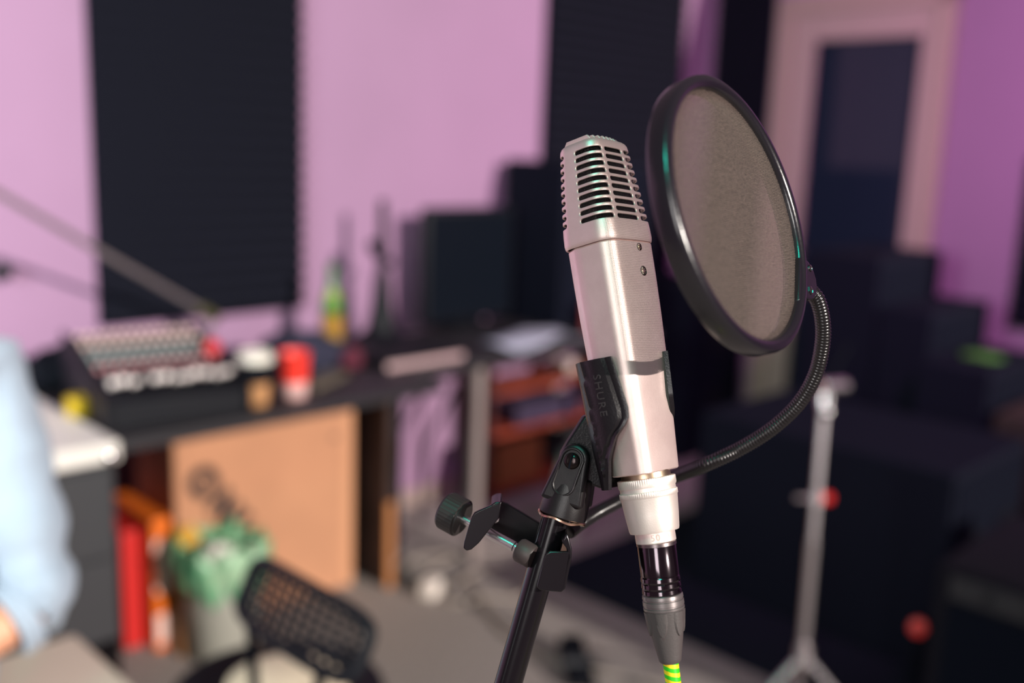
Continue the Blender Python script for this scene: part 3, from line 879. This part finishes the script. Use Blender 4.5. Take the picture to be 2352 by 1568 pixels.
# second desk, monitor, loudspeaker
t = thing('computer_desk', 'black computer desk with a grey metal leg under the dark monitor', 'desk', place(1.75, .36))
MB().box((-.62, -.28, .715), (.655, .27, .745)).build('desk_top', M_desk, t, bevel=.003)
M_leg = mat('grey painted leg', (.26, .21, .20), .5)
for (x, y) in ((.335, .23), (-.60, .23), (.60, -.26), (-.60, -.26)):
    MB().box((x - .018, y - .018, 0), (x + .018, y + .018, .715)).build('leg', M_leg, t, bevel=.003)
t = thing('shelf_rack', 'low dark rack with red brown shelves under the computer desk', 'shelf', place(1.25, .125))
M_red = mat('red brown shelf board', (.26, .040, .018), .5, var=.25)
for x in (-.39, .385):
    MB().box((x, -.10, 0), (x + .018, .085, .64)).build('side_panel', mat('dark red panel', (.075, .012, .010), .6), t, bevel=.001)
for z in (.60, .46, .28, .04):
    MB().box((-.372, -.10, z), (.385, .10, z + .026)).build('shelf_board', M_red, t, bevel=.002)
for (nm, lab, cat, x, y, z, dx, dy, dz, c) in (
        ('storage_box', 'small pale box on the top shelf of the rack', 'box', -.10, 0, .488, .05, .05, .05, (.55, .45, .42)),
        ('storage_box', 'flat dark violet box on the middle shelf of the rack', 'box', .05, 0, .308, .20, .08, .09, (.03, .018, .05)),
        ('storage_box', 'brown box on the bottom shelf of the rack', 'box', .22, 0, .068, .13, .08, .18, (.28, .10, .03)),
        ('storage_box', 'dark grey case at the right of the bottom shelf', 'box', -.2, 0, .068, .12, .08, .16, (.02, .02, .022))):
    o = MB().box((-dx, -dy, 0), (dx, dy, dz)).build(nm, mat('card ' + lab[:22], c, .6), bevel=.004); o.matrix_world = place(1.25 + x, .13 + y, z)
    tag(o, lab, cat)
t = thing('white_jar', 'white jar with a greenish lid standing beside the rack end', 'jar', place(1.64, .64, 0))
MB().lathe([(.045, 0), (.048, .004), (.048, .26), (.036, .29), (.036, .30)], None, 32).build('jar_body', mat('milky jar', (.55, .53, .46), .4), t)
MB().lathe([(.040, .30), (.040, .33), (.00001, .333)], None, 32).build('lid', mat('green grey lid', (.16, .26, .20), .5), t)

t = thing('computer_monitor', 'large black computer monitor on the far desk seen against the wall', 'monitor', place(1.725, .135, .745))
MB().box((-.225, -.02, .03), (.245, .025, .475)).build('casing', M_black, t, bevel=.018, seg=4)
MB().box((-.205, .025, .05), (.225, .0265, .455)).build('screen', mat('dark screen', (.004, .006, .010), .3, spec=.12), t)
MB().box((-.03, -.045, .01), (.03, -.02, .25)).build('neck', M_black, t, bevel=.004)
MB().box((-.13, -.07, 0), (.13, .08, .012)).build('foot', M_black, t, bevel=.004)

def speaker(name, label, u, v, z, dx, dy, h, cones, cat='loudspeaker', knobs=0, face='v'):
    t = thing(name, label, cat, place(u, v, z, 0 if face == 'v' else -pi / 2))
    MB().box((-dx, -dy, 0), (dx, dy, h)).build('cabinet', M_tolex, t, bevel=.008, seg=3)
    MB().box((-dx + .02, dy, .03), (dx - .02, dy + .008, h - .03)).build('grille_cloth', M_cloth, t, bevel=.003)
    for (cx, cz, r_) in cones:
        M_ = frame_z((cx, dy + .008, cz), (0, 1, 0))
        c = MB().lathe([(r_, 0), (r_, .008), (r_ * .9, .010), (r_ * .84, .006), (r_ * .3, .001), (r_ * .28, .004), (.00001, .009)], M_, 40).build('cone', M_blackm, t)
    return t


speaker('studio_loudspeaker', 'tall black studio loudspeaker right of the monitor behind the microphone', 1.20, .22, .745, .26, .17, .66, ((0, .2, .13), (0, .47, .06)))
o = MB().box((-.09, -.004, 0), (.09, .004, .12)).build('red_folder', mat('dark red folder', (.10, .010, .014), .6), bevel=.001); o.matrix_world = place(1.31, .46, .745)
tag(o, 'dark red folder standing against the studio loudspeaker', 'folder')

# laptop and wavy plastic sheet
t = thing('closed_laptop', 'closed black laptop with a pale front edge on the far desk', 'laptop', place(2.30, .46, .7455))
MB().box((-.16, -.13, 0), (.17, .115, .022)).build('base', M_black, t, bevel=.004)
MB().box((-.155, .115, .002), (.165, .121, .022)).build('front_edge', mat('pale metal edge', (.70, .48, .50), .35, .3), t, bevel=.001)
MB().box((-.16, -.13, .0225), (.17, .115, .034)).build('lid', M_black, t, bevel=.004)
q = MB(); rs = []
for i in range(13):
    x = -.21 + .42 * i / 12
    rs.append([(x, y, .012 + .012 * math.sin(x * 14 + 1) + .006 * math.sin(y * 30 + x * 9)) for y in [-.10 + .20 * j / 10 + .03 * math.sin(x * 11) for j in range(11)]])
q.rings(rs, cap=False, closed=False)
o = q.build('plastic_sheet', mat('glossy pale sheet', (.52, .56, .66), .15, spec=.9), smooth=80); o.matrix_world = place(1.70, .49, .748)
sd = o.modifiers.new('s', 'SOLIDIFY'); sd.thickness = .002
tag(o, 'wavy pale blue plastic sheet lying in front of the monitor', 'plastic sheet')

# upright stand with knob by the monitor
t = thing('desk_stand', 'thin dark upright stand with a side knob between the bottle and monitor', 'stand', place(2.20, .20, .745))
MB().lathe([(.10, 0), (.10, .02), (.055, .05), (.038, .14), (.026, .25)], None, 32).build('base', M_black, t)
MB().cyl((0, 0, .1), (.0, 0, .51), .024, .014).build('pole', M_black, t)
MB().cyl((-.03, 0, .28), (.05, 0, .36), .020).build('clutch', M_black, t, bevel=.002)
MB().lathe([(.020, 0), (.022, .01), (.020, .026), (.00001, .028)], frame_z((.02, .01, .335), (.9, .3, 0)), 20).build('side_knob', M_black, t)

# black case under the desk gap and crossed stand
t = thing('equipment_case', 'tall black equipment case in the gap between the two desks', 'case', place(2.31, .26))
MB().box((-.065, -.14, 0), (.07, .13, .70)).build('case_body', M_tolex, t, bevel=.008)
for z in (.15, .52):
    MB().box((-.02, .13, z), (.02, .138, z + .04)).build('latch', M_black, t, bevel=.002)
t = thing('guitar_stand', 'black folding stand with slanted tubes in the gap under the computer desk', 'stand', place(1.98, .20))
q1 = hitp(1050, 885, ROOM @ Vector((0, .2, 0)), N1); q2 = hitp(978, 1020, ROOM @ Vector((0, .2, 0)), N1)
q3 = hitp(965, 1150, ROOM @ Vector((0, .24, 0)), N1); q4 = hitp(1062, 1150, ROOM @ Vector((0, .24, 0)), N1)
for (a_, b_) in ((q1, q2), (q2, Vector((q3.x, q3.y, .015))), (q1, Vector((q4.x, q4.y, .015)))):
    MB().cyl(a_, b_, .010, n=14).build('tube', M_blackm, t, world=True)

# floor clutter: adapter, cables, pedal
t = thing('white_adapter', 'white power adapter block lying among cables on the carpet', 'adapter', place(2.37, .70, 0, .4))
MB().box((-.035, -.028, .001), (.035, .028, .055)).build('adapter_body', mat('white plastic', (.85, .76, .70), .35), t, bevel=.008, seg=3)
MB().box((-.06, -.02, .004), (-.036, .02, .04)).build('yellow_plug', mat('yellow plug', (.55, .45, .03), .5), t, bevel=.004)
Mw = mat('grey white cable', (.36, .30, .26), .5)


def floor_cable(label, pts, r=.006, m=Mw):
    P = []
    for (x, y) in pts:
        d = FW + (x - 1176) / FPX * RT - (y - 784) / FPX * UP; p = CAM + d * ((r + .001 - H) / d.z); P.append(p)
    path = resample(smooth_path(P, 10), .012)
    M_ = Matrix.Translation(P[0])
    o = MB(); o.tube([p - P[0] for p in path], r, 8); ob = o.build('floor_cable', m, smooth=80); ob.matrix_world = M_
    tag(ob, label, 'cable'); return ob


floor_cable('pale cable looping in wide rings right of the white adapter', [(1045, 1345), (1100, 1310), (1180, 1290), (1215, 1330), (1190, 1370), (1110, 1372), (1050, 1385), (1000, 1370), (960, 1345), (930, 1310), (960, 1280), (1050, 1270), (1120, 1262)])
floor_cable('pale cable crossing below the rings and running to the lower right', [(1040, 1300), (1090, 1350), (1120, 1400), (1160, 1450), (1230, 1500), (1330, 1530), (1450, 1556), (1600, 1590)])
floor_cable('short pale cable arc beside the wooden edge of the console desk', [(915, 1350), (960, 1335), (1000, 1300), (1080, 1268), (1150, 1262), (1200, 1250)], .005)
t = thing('foot_pedal', 'black foot pedal lying on the grey carpet behind the stand tube', 'pedal', place(2.36, 1.33, 0, .9))
MB().prism([(-.11, -.04, .001), (-.11, .04, .001), (.11, .04, .001), (.11, -.04, .001)], (0, 0, .02)).build('pedal_base', M_black, t, bevel=.004)
MB().prism([(-.10, -.034, .022), (.10, -.034, .022), (.10, -.034, .03), (-.10, -.034, .06)], (0, .068, 0)).build('pedal_plate', M_blackm, t, bevel=.004)
MB().cyl((.02, -.045, .03), (.02, .045, .03), .02).build('pedal_roller', M_grey, t)
w = MB().box((.35, .80, .0), (1.985, 3.4, .012)); o = roomobj('black_rug', w, mat('black rug', (.014, .0165, .026), 1., bump=.5, bscale=500, spec=.05), None, bevel=.003)
tag(o, 'black rug covering the floor under the amplifiers at the right', 'rug')

# ================================================================ RIGHT SIDE GEAR
speaker('corner_cabinet', 'low black cabinet in the room corner left of the door', .30, .20, 0, .24, .17, .86, ((0, .25, .10), (0, .6, .10)), 'cabinet')
speaker('tall_loudspeaker', 'tall black loudspeaker in front of the door glass', .55, 1.235, .013, .27, .155, 1.09, ((0, .35, .12), (0, .8, .09)))
speaker('mid_loudspeaker', 'black loudspeaker a step lower right of the tall loudspeaker', .56, 1.50, .013, .26, .102, .915, ((0, .3, .09), (0, .65, .07)))
speaker('low_loudspeaker', 'shorter black cabinet carrying the green cloth at the right', .68, 1.735, .013, .26, .125, .765, ((0, .3, .10),), 'cabinet')
o = blob('green_cloth', mat('green cloth', (.05, .17, .02), .8), (.070, .05, .012), None, 4.4, .2); o.matrix_world = place(.72, 1.745, .7785, pi * .5)
tag(o, 'bright green cloth lying on the shorter black cabinet', 'cloth')
speaker('combo_amplifier', 'wide black amplifier with a red lamp behind the chrome stand', 1.35, 1.62, .013, .28, .42, .60, ((-.14, .3, .11), (.14, .3, .11)), 'amplifier')
am = thing('front_amplifier', 'dark grey amplifier in the lower right corner of the view', 'amplifier', place(1.78, 2.50, .013))
MB().box((-.30, -.35, 0), (.22, .45, .49)).build('cabinet', mat('charcoal vinyl', (.008, .0075, .012), .8, bump=.3, bscale=600, spec=.1), am, bevel=.012, seg=3)
MB().box((.22, -.31, .03), (.228, .41, .40)).build('grille_cloth', M_cloth, am, bevel=.003)
MB().box((.22, -.31, .41), (.226, .41, .47)).build('control_strip', mat('grey strip', (.012, .012, .016), .6), am, bevel=.002)
for i in range(6):
    MB().lathe([(.012, 0), (.010, .014), (.00001, .016)], frame_z((.226, -.22 + i * .1, .44), (1, 0, 0)), 16).build('knob', M_black, am)
bx_ = thing('wooden_crate', 'brown wooden crate at the right edge below the mauve wall', 'crate', place(.78, 2.12, .013))
M_cr = mat('dim brown wood', (.020, .010, .007), .7, var=.3)
for k_ in range(4):
    MB().box((-.2, -.22, .02 + k_ * .16), (.2, .22, .16 + k_ * .16)).build('crate_board', M_cr, bx_, bevel=.004)
rl = thing('red_drum_knob', 'round red knob low on the dark gear at the right', 'knob', place(1.72, 2.02, .0))
MB().cyl((0, 0, .013), (0, 0, .17), .012).build('stem', M_blackm, rl)
MB().lathe([(.022, 0), (.024, .006), (.020, .018), (.00001, .022)], frame_z((.0, 0, .185), (1, .3, .3)), 28).build('knob_cap', mat('bright red plastic', (.80, .03, .02), .35), rl)

# chrome cymbal-type stand
t = thing('chrome_stand', 'chrome tripod stand with a red clamp in front of the black amplifiers', 'stand', place(2.215, 1.945))
T0 = W(1845, 1500, 2.42); T1 = W(1898, 880, 2.42)
bs0 = Vector((T0.x, T0.y, .10))
MB().cyl(bs0, T0 + (T1 - T0) * .42, .0125, n=20).build('lower_tube', M_satin, t, world=True)
MB().cyl(T0 + (T1 - T0) * .40, T1, .0095, n=20).build('upper_tube', M_satin, t, world=True)
MB().cyl(T1 + (T0 - T1).normalized() * .06, T1 - (T0 - T1).normalized() * .0, .016, n=20).build('top_socket', M_chrome, t, world=True, bevel=.003)
MB().cyl(W(1885, 888, 2.40), W(1940, 886, 2.44), .018, n=20).build('tilter', M_chrome, t, world=True, bevel=.003)
MB().lathe([(.015 * math.sin(pi * i / 10) + .00001, -.015 * math.cos(pi * i / 10)) for i in range(11)], Matrix.Translation(W(1896, 945, 2.40)), 20).build('wing_nut', M_chrome, t, world=True)
MB().cyl(T1 + (T0 - T1).normalized() * .01, W(1950, 790, 2.45), .0045, n=14).build('boom_stub', M_blackm, t, world=True)
TC = T0 + (T1 - T0) * .575
MB().cyl(TC - (T1 - T0).normalized() * .014, TC + (T1 - T0).normalized() * .016, .016, n=20).build('tube_clamp', M_satin, t, world=True, bevel=.002)
MB().cyl(TC, TC + RT * .036, .012, n=16).build('red_clamp_cap', mat('red clamp', (.75, .02, .015), .4), t, world=True, bevel=.002)
MB().cyl(TC, TC - RT * .05, .006, n=12).build('clamp_lever', M_satin, t, world=True)
MB().cyl(T0 - (T1 - T0).normalized() * .03, T0 + (T1 - T0).normalized() * .02, .019, n=20).build('hub', M_satin, t, world=True, bevel=.003)
for k_ in range(3):
    a = math.radians((205, 325, 85)[k_])
    f_ = Vector((bs0.x + .30 * math.cos(a), bs0.y + .30 * math.sin(a), .018))
    lg = MB().cyl(T0, f_, .0085, n=14).build('leg', M_chrome, t, world=True)
    MB().cyl(f_ + (T0 - f_).normalized() * .03, f_ + Vector((0, 0, -.002)), .014, n=14).build('rubber_foot', M_blackm, lg, world=True)
    MB().cyl(bs0, T0 + (f_ - T0) * .5, .005, n=10).build('brace', M_satin, lg, world=True)

# ================================================================ PERFORATED CHAIR
t = thing('mesh_back_chair', 'black chair with a perforated back and cream seat cushion', 'chair', place(3.38, 1.62))
WC = t.matrix_world if False else place(3.38, 1.62)
A_, B_, D_ = W(594, 1258, 1.74), W(884, 1418, 1.50), W(552, 1428, 1.70)
ex = (B_ - A_).normalized(); ww = (B_ - A_).length; ey_ = (D_ - A_); ey_ = (ey_ - ey_.dot(ex) * ex); hh = ey_.length * 1.0; ey_.normalize(); en = ex.cross(ey_)
nx, ny = 13, 6; bx0 = .014
q = MB(); cw = (ww - 2 * bx0) / nx; chh = (hh - 2 * bx0) / ny


def bpt(x, y):
    c_ = .02 * (1 - (2 * x / ww - 1) ** 2)
    # rounded outer corners
    return A_ + ex * x + ey_ * y - en * c_ * 1.0


for i in range(nx):
    for j in range(ny):
        x0, yy0 = bx0 + i * cw, bx0 + j * chh; cx, cy = x0 + cw / 2, yy0 + chh / 2
        N = 16; out = []; hol = []
        for k_ in range(N):
            a = 2 * pi * k_ / N + pi / 4; c_, s_ = math.cos(a), math.sin(a); mx = max(abs(c_), abs(s_))
            out.append(bpt(cx + cw / 2 * c_ / mx, cy + chh / 2 * s_ / mx)); hol.append(bpt(cx + cw * .36 * c_, cy + chh * .36 * s_))
        q.add(out + hol, [(k_, (k_ + 1) % N, N + (k_ + 1) % N, N + k_) for k_ in range(N)])
po = q.build('backrest', M_black, t, world=True, smooth=30)
sd = po.modifiers.new('s', 'SOLIDIFY'); sd.thickness = .006
rim = []
for i in range(64):
    a = 2 * pi * i / 64; c_, s_ = math.cos(a), math.sin(a); p_ = 5
    k_ = (abs(c_) ** p_ + abs(s_) ** p_) ** (-1 / p_)
    rim.append(bpt(ww / 2 + (ww / 2 - .010) * c_ * k_, hh / 2 + (hh / 2 - .010) * s_ * k_))
fr_ = MB().tube(rim + rim[:2], .0105, 12, cap=False).build('back_frame', M_black, t, world=True)
scn = ROOM @ Vector((3.43, 1.50, .42))
MB().lathe([(.17, 0), (.20, .01), (.205, .02), (.20, .032)], Matrix.Translation(scn - Vector((0, 0, .03))), 48).build('seat', M_black, t, world=True)
cs = ROOM @ Vector((3.43, 1.53, .425))
MB().lathe([(.10, 0), (.115, .012), (.11, .03), (.08, .04), (.00001, .044)], Matrix.Translation(cs), 48).build('cushion', mat('cream cushion', (.72, .62, .45), .85, bump=.1, bscale=200), t, world=True)
for s_ in (-1, 1):
    a_ = bpt(ww / 2 + s_ * .10, hh - .01); b_ = scn + Vector((0, 0, -.005)) + (a_ - scn).normalized() * .12
    b_.z = .40
    MB().cyl(a_, Vector((a_.x * .7 + b_.x * .3, a_.y * .7 + b_.y * .3, .44)), .009).build('back_support', M_blackm, t, world=True)
    MB().cyl(Vector((a_.x * .7 + b_.x * .3, a_.y * .7 + b_.y * .3, .44)), b_, .009).build('back_support', M_blackm, t, world=True)
for k_ in range(4):
    a = pi / 4 + k_ * pi / 2
    MB().cyl(scn + Vector((.12 * math.cos(a), .12 * math.sin(a), -.02)), Vector((scn.x + .21 * math.cos(a), scn.y + .21 * math.sin(a), .0)), .011).build('leg', M_satin, t, world=True)

# ================================================================ PERSON AND CHAIR
pc = thing('cream_bench', 'cream topped bench under the person in the pale blue shirt', 'bench', place(3.86, 1.30))
MB().box((-.215, -.21, .405), (.45, .20, .455)).build('seat', mat('cream seat pad', (.70, .62, .50), .7), pc, bevel=.012, seg=3)
for (x, y) in ((-.18, -.16), (.41, -.16), (-.18, .16), (.41, .16)):
    MB().box((x - .016, y - .016, 0), (x + .016, y + .016, .405)).build('leg', M_satin, pc, bevel=.002)


def skin_mesh(name, verts, edges, radii, m, parent, sub=2, root=0):
    me = bpy.data.meshes.new(name + '_raw'); me.from_pydata([tuple(v) for v in verts], edges, [])
    o = bpy.data.objects.new(name + '_raw', me); COL.objects.link(o)
    sk = o.modifiers.new('skin', 'SKIN'); sk.use_smooth_shade = True
    if not me.skin_vertices:
        me.attributes  # layer is created by the modifier below
    bm = bmesh.new(); bm.from_mesh(me); lay = bm.verts.layers.skin.verify()
    bm.verts.ensure_lookup_table()
    for i, v in enumerate(bm.verts):
        r = radii[i]; v[lay].radius = r if isinstance(r, tuple) else (r, r); v[lay].use_root = (i == root)
    bm.to_mesh(me); bm.free()
    sb = o.modifiers.new('sub', 'SUBSURF'); sb.levels = sub; sb.render_levels = sub
    dg = bpy.context.evaluated_depsgraph_get(); m2 = bpy.data.meshes.new_from_object(o.evaluated_get(dg)); m2.name = name
    bpy.data.objects.remove(o)
    m2.materials.clear(); m2.materials.append(m); m2.shade_smooth()
    ob = bpy.data.objects.new(name, m2); COL.objects.link(ob)
    if parent: ob.parent = parent
    return ob


PB = Matrix.Translation(Vector((0, 0, 0)))
sh_r = W(-28, 842, 1.66); el_r = W(92, 1385, 1.62); 
rgt = -E1; fwd = -N1
pel = Vector((sh_r.x, sh_r.y, 0)) - rgt * .19 + fwd * .03; pel.z = .55
PM_ = frame(Vector((pel.x, pel.y, 0)), rgt, fwd, Vector((0, 0, 1)))
WM['x'] = PM_
person = thing('person', 'seated person in a pale blue shirt with rolled sleeve at the left edge', 'person', PM_)
inv = PM_.inverted()
S_ = inv @ sh_r; E_ = inv @ el_r
Wr = Vector((-.03, -.215, .622))
V = []; ED = []; RD = []


def nv(p, r, par=None):
    V.append(Vector(p)); RD.append(r)
    if par is not None: ED.append((par, len(V) - 1))
    return len(V) - 1


pv = nv((0, 0, .57), (.15, .11)); w1_ = nv((0, .01, .72), (.135, .10), pv); c1 = nv((0, .02, .92), (.15, .11), w1_); c2 = nv((0, .02, 1.06), (.10, .09), c1)
nk = nv((0, .03, 1.17), .055, c2); hd0 = nv((0, .05, 1.25), (.07, .085), nk); hd1 = nv((0, .055, 1.34), (.078, .095), hd0); hd2 = nv((0, .045, 1.41), (.055, .07), hd1)


def arm(sx, S_, E_, Wr):
    s0 = nv(S_, .052, c2); m_ = nv(S_.lerp(E_, .5), .045, s0); e = nv(E_, .040, m_); f = nv(E_.lerp(Wr, .4), .038, e); w_ = nv(Wr, .025, f)
    d = (Wr - E_).normalized(); up = Vector((0, 0, 1)); sd_ = d.cross(up).normalized()
    pm = nv(Wr + d * .05, (.036, .016), w_)
    for k_, (o_, ln) in enumerate(((-.027, .062), (-.009, .072), (.009, .068), (.027, .052))):
        b0_ = nv(Wr + d * .092 + sd_ * o_, .009, pm); b1_ = nv(Wr + d * (.092 + ln * .5) + sd_ * o_ * 1.05 - up * .010, .0085, b0_); nv(Wr + d * (.092 + ln * .85) + sd_ * o_ - up * .030, .007, b1_)
    t0_ = nv(Wr + d * .045 + sd_ * sx * -.045 - up * .008, .011, pm); nv(Wr + d * .085 + sd_ * sx * -.055 - up * .02, .009, t0_)


arm(1, S_, E_, Wr)
SL_ = Vector((-.19, .02, S_.z)); EL_ = Vector((-.26, .02, .78)); WL_ = Vector((-.10, .24, .66))
arm(-1, SL_, EL_, WL_)
for sx in (-1, 1):
    h_ = nv((sx * .085, .02, .54), .08, pv); kn = nv((sx * .09, .38, .53), .060, h_); an = nv((sx * .10, .31, .10), .042, kn); ft = nv((sx * .10, .36, .05), (.042, .035), an); nv((sx * .10, .46, .035), (.035, .025), ft)
M_skin = mat('skin', (.72, .33, .20), .5, var=.05, vscale=20)
bo = skin_mesh('body', V, ED, RD, M_skin, person)
# face: nose, ears, eyes, mouth as small child parts; hair
MB().lathe([(.00001, 0), (.010, .004), (.013, .02), (.009, .04), (.00001, .045)], frame_z((0, .150, 1.285), (0, -.25, 1)), 14).build('nose', M_skin, bo)
for sx in (-1, 1):
    MB().lathe([(.012 * math.sin(pi * i / 8) + .00001, -.012 * math.cos(pi * i / 8)) for i in range(9)], Matrix.Translation((sx * .03, .132, 1.325)), 14).build('eye', mat('eye', (.7, .7, .7), .2), bo)
    MB().lathe([(.00001, -.008), (.020, -.005), (.028, 0), (.020, .006), (.00001, .004)], frame_z((sx * .082, .045, 1.31), (sx, 0, 0)), 18).build('ear', M_skin, bo)
MB().tube([(-.025, .138, 1.255), (0, .146, 1.252), (.025, .138, 1.255)], .006, 8).build('mouth', mat('lips', (.55, .18, .14), .5), bo)
hv = [(0, .02, 1.33), (0, .01, 1.42), (0, -.03, 1.36), (0, -.03, 1.27)]
skin_mesh('hair', [Vector(v) for v in hv], [(0, 1), (0, 2), (2, 3)], [(.088, .09), (.06, .075), (.075, .06), (.05, .04)], mat('dark hair', (.03, .018, .012), .6), person)
# shirt: torso plus sleeves, with cloth folds displaced into the mesh
V = []; ED = []; RD = []
a0 = nv((.02, .0, .56), (.205, .165)); a1 = nv((.015, .0, .64), (.20, .155), a0); a2 = nv((0, .01, .78), (.175, .135), a1); a3 = nv((0, .02, .95), (.185, .14), a2); a4 = nv((0, .02, 1.08), (.14, .11), a3); a5 = nv((0, .03, 1.145), (.070, .068), a4)
for (S2_, E2_, W2_) in ((S_, E_, Wr), (SL_, EL_, WL_)):
    s0 = nv(S2_ + Vector((0, 0, -.01)), .078, a4); m0 = nv(S2_.lerp(E2_, .33), .072, s0); m1 = nv(S2_.lerp(E2_, .66), .070, m0); e0 = nv(E2_, .068, m1); nv(E2_.lerp(W2_, .12), .060, e0)
M_shirt = mat('pale blue denim', (.35, .42, .52), .85, bump=.15, bscale=500, var=.05, vscale=12, sheen=.2)
so_ = skin_mesh('shirt', V, ED, RD, M_shirt, person, sub=4)
for v in so_.data.vertices:
    p = v.co
    dS = (p - S_).dot((E_ - S_).normalized()); Ls = (E_ - S_).length
    n_ = v.normal
    f = .006 * noise.noise(Vector((p.x * 7, p.y * 7, p.z * 26))) + .004 * noise.noise(p * 18)
    if p.x > .1:
        k_ = max(0, min(1, (dS - .10) / .25)); f += k_ * .008 * math.sin(dS * 62 + p.y * 14)
    v.co = p + n_ * f
cuff = MB(); d_ = (Wr - E_).normalized(); c0 = E_ + d_ * (Wr - E_).length * .15
cuff.lathe([(.046, 0), (.057, .0), (.059, .030), (.056, .033), (.046, .031)], frame_z(c0 - d_ * .012, d_), 32, cap=False).build('cuff', M_shirt, so_)
tr = MB()
rs = []
for (z, rx, ry) in ((.458, .10, .08), (.475, .165, .13), (.53, .175, .14), (.60, .165, .13), (.66, .15, .12)):
    rs.append([(rx * math.cos(2 * pi * j / 40), -.005 + ry * math.sin(2 * pi * j / 40), z) for j in range(40)])
tr.rings(rs)
for sx in (-1, 1):
    pts = smooth_path([(sx * .085, .0, .545), (sx * .088, .15, .545), (sx * .09, .30, .54), (sx * .092, .37, .515), (sx * .096, .375, .42), (sx * .10, .335, .24), (sx * .10, .32, .11)], 6)
    n_ = len(pts); rr_ = [.088 - .034 * i / (n_ - 1) for i in range(n_)]
    tr.tube(pts, rr_, 24)
tr.build('trousers', mat('pale blue jeans', (.32, .39, .50), .9, bump=.15, bscale=400), person, smooth=80)
for sx in (-1, 1):
    blobm = MB(); rs = []
    for i, (y, wx, hz) in enumerate(((.24, .02, .06), (.26, .040, .09), (.33, .043, .085), (.41, .048, .065), (.47, .045, .05), (.50, .02, .03))):
        rs.append([(sx * .10 + wx * math.cos(2 * pi * j / 20), y, max(.002, hz * .5 + hz * .55 * math.sin(2 * pi * j / 20))) for j in range(20)])
    blobm.rings(rs); blobm.build('shoe', M_blackm, person, smooth=60)
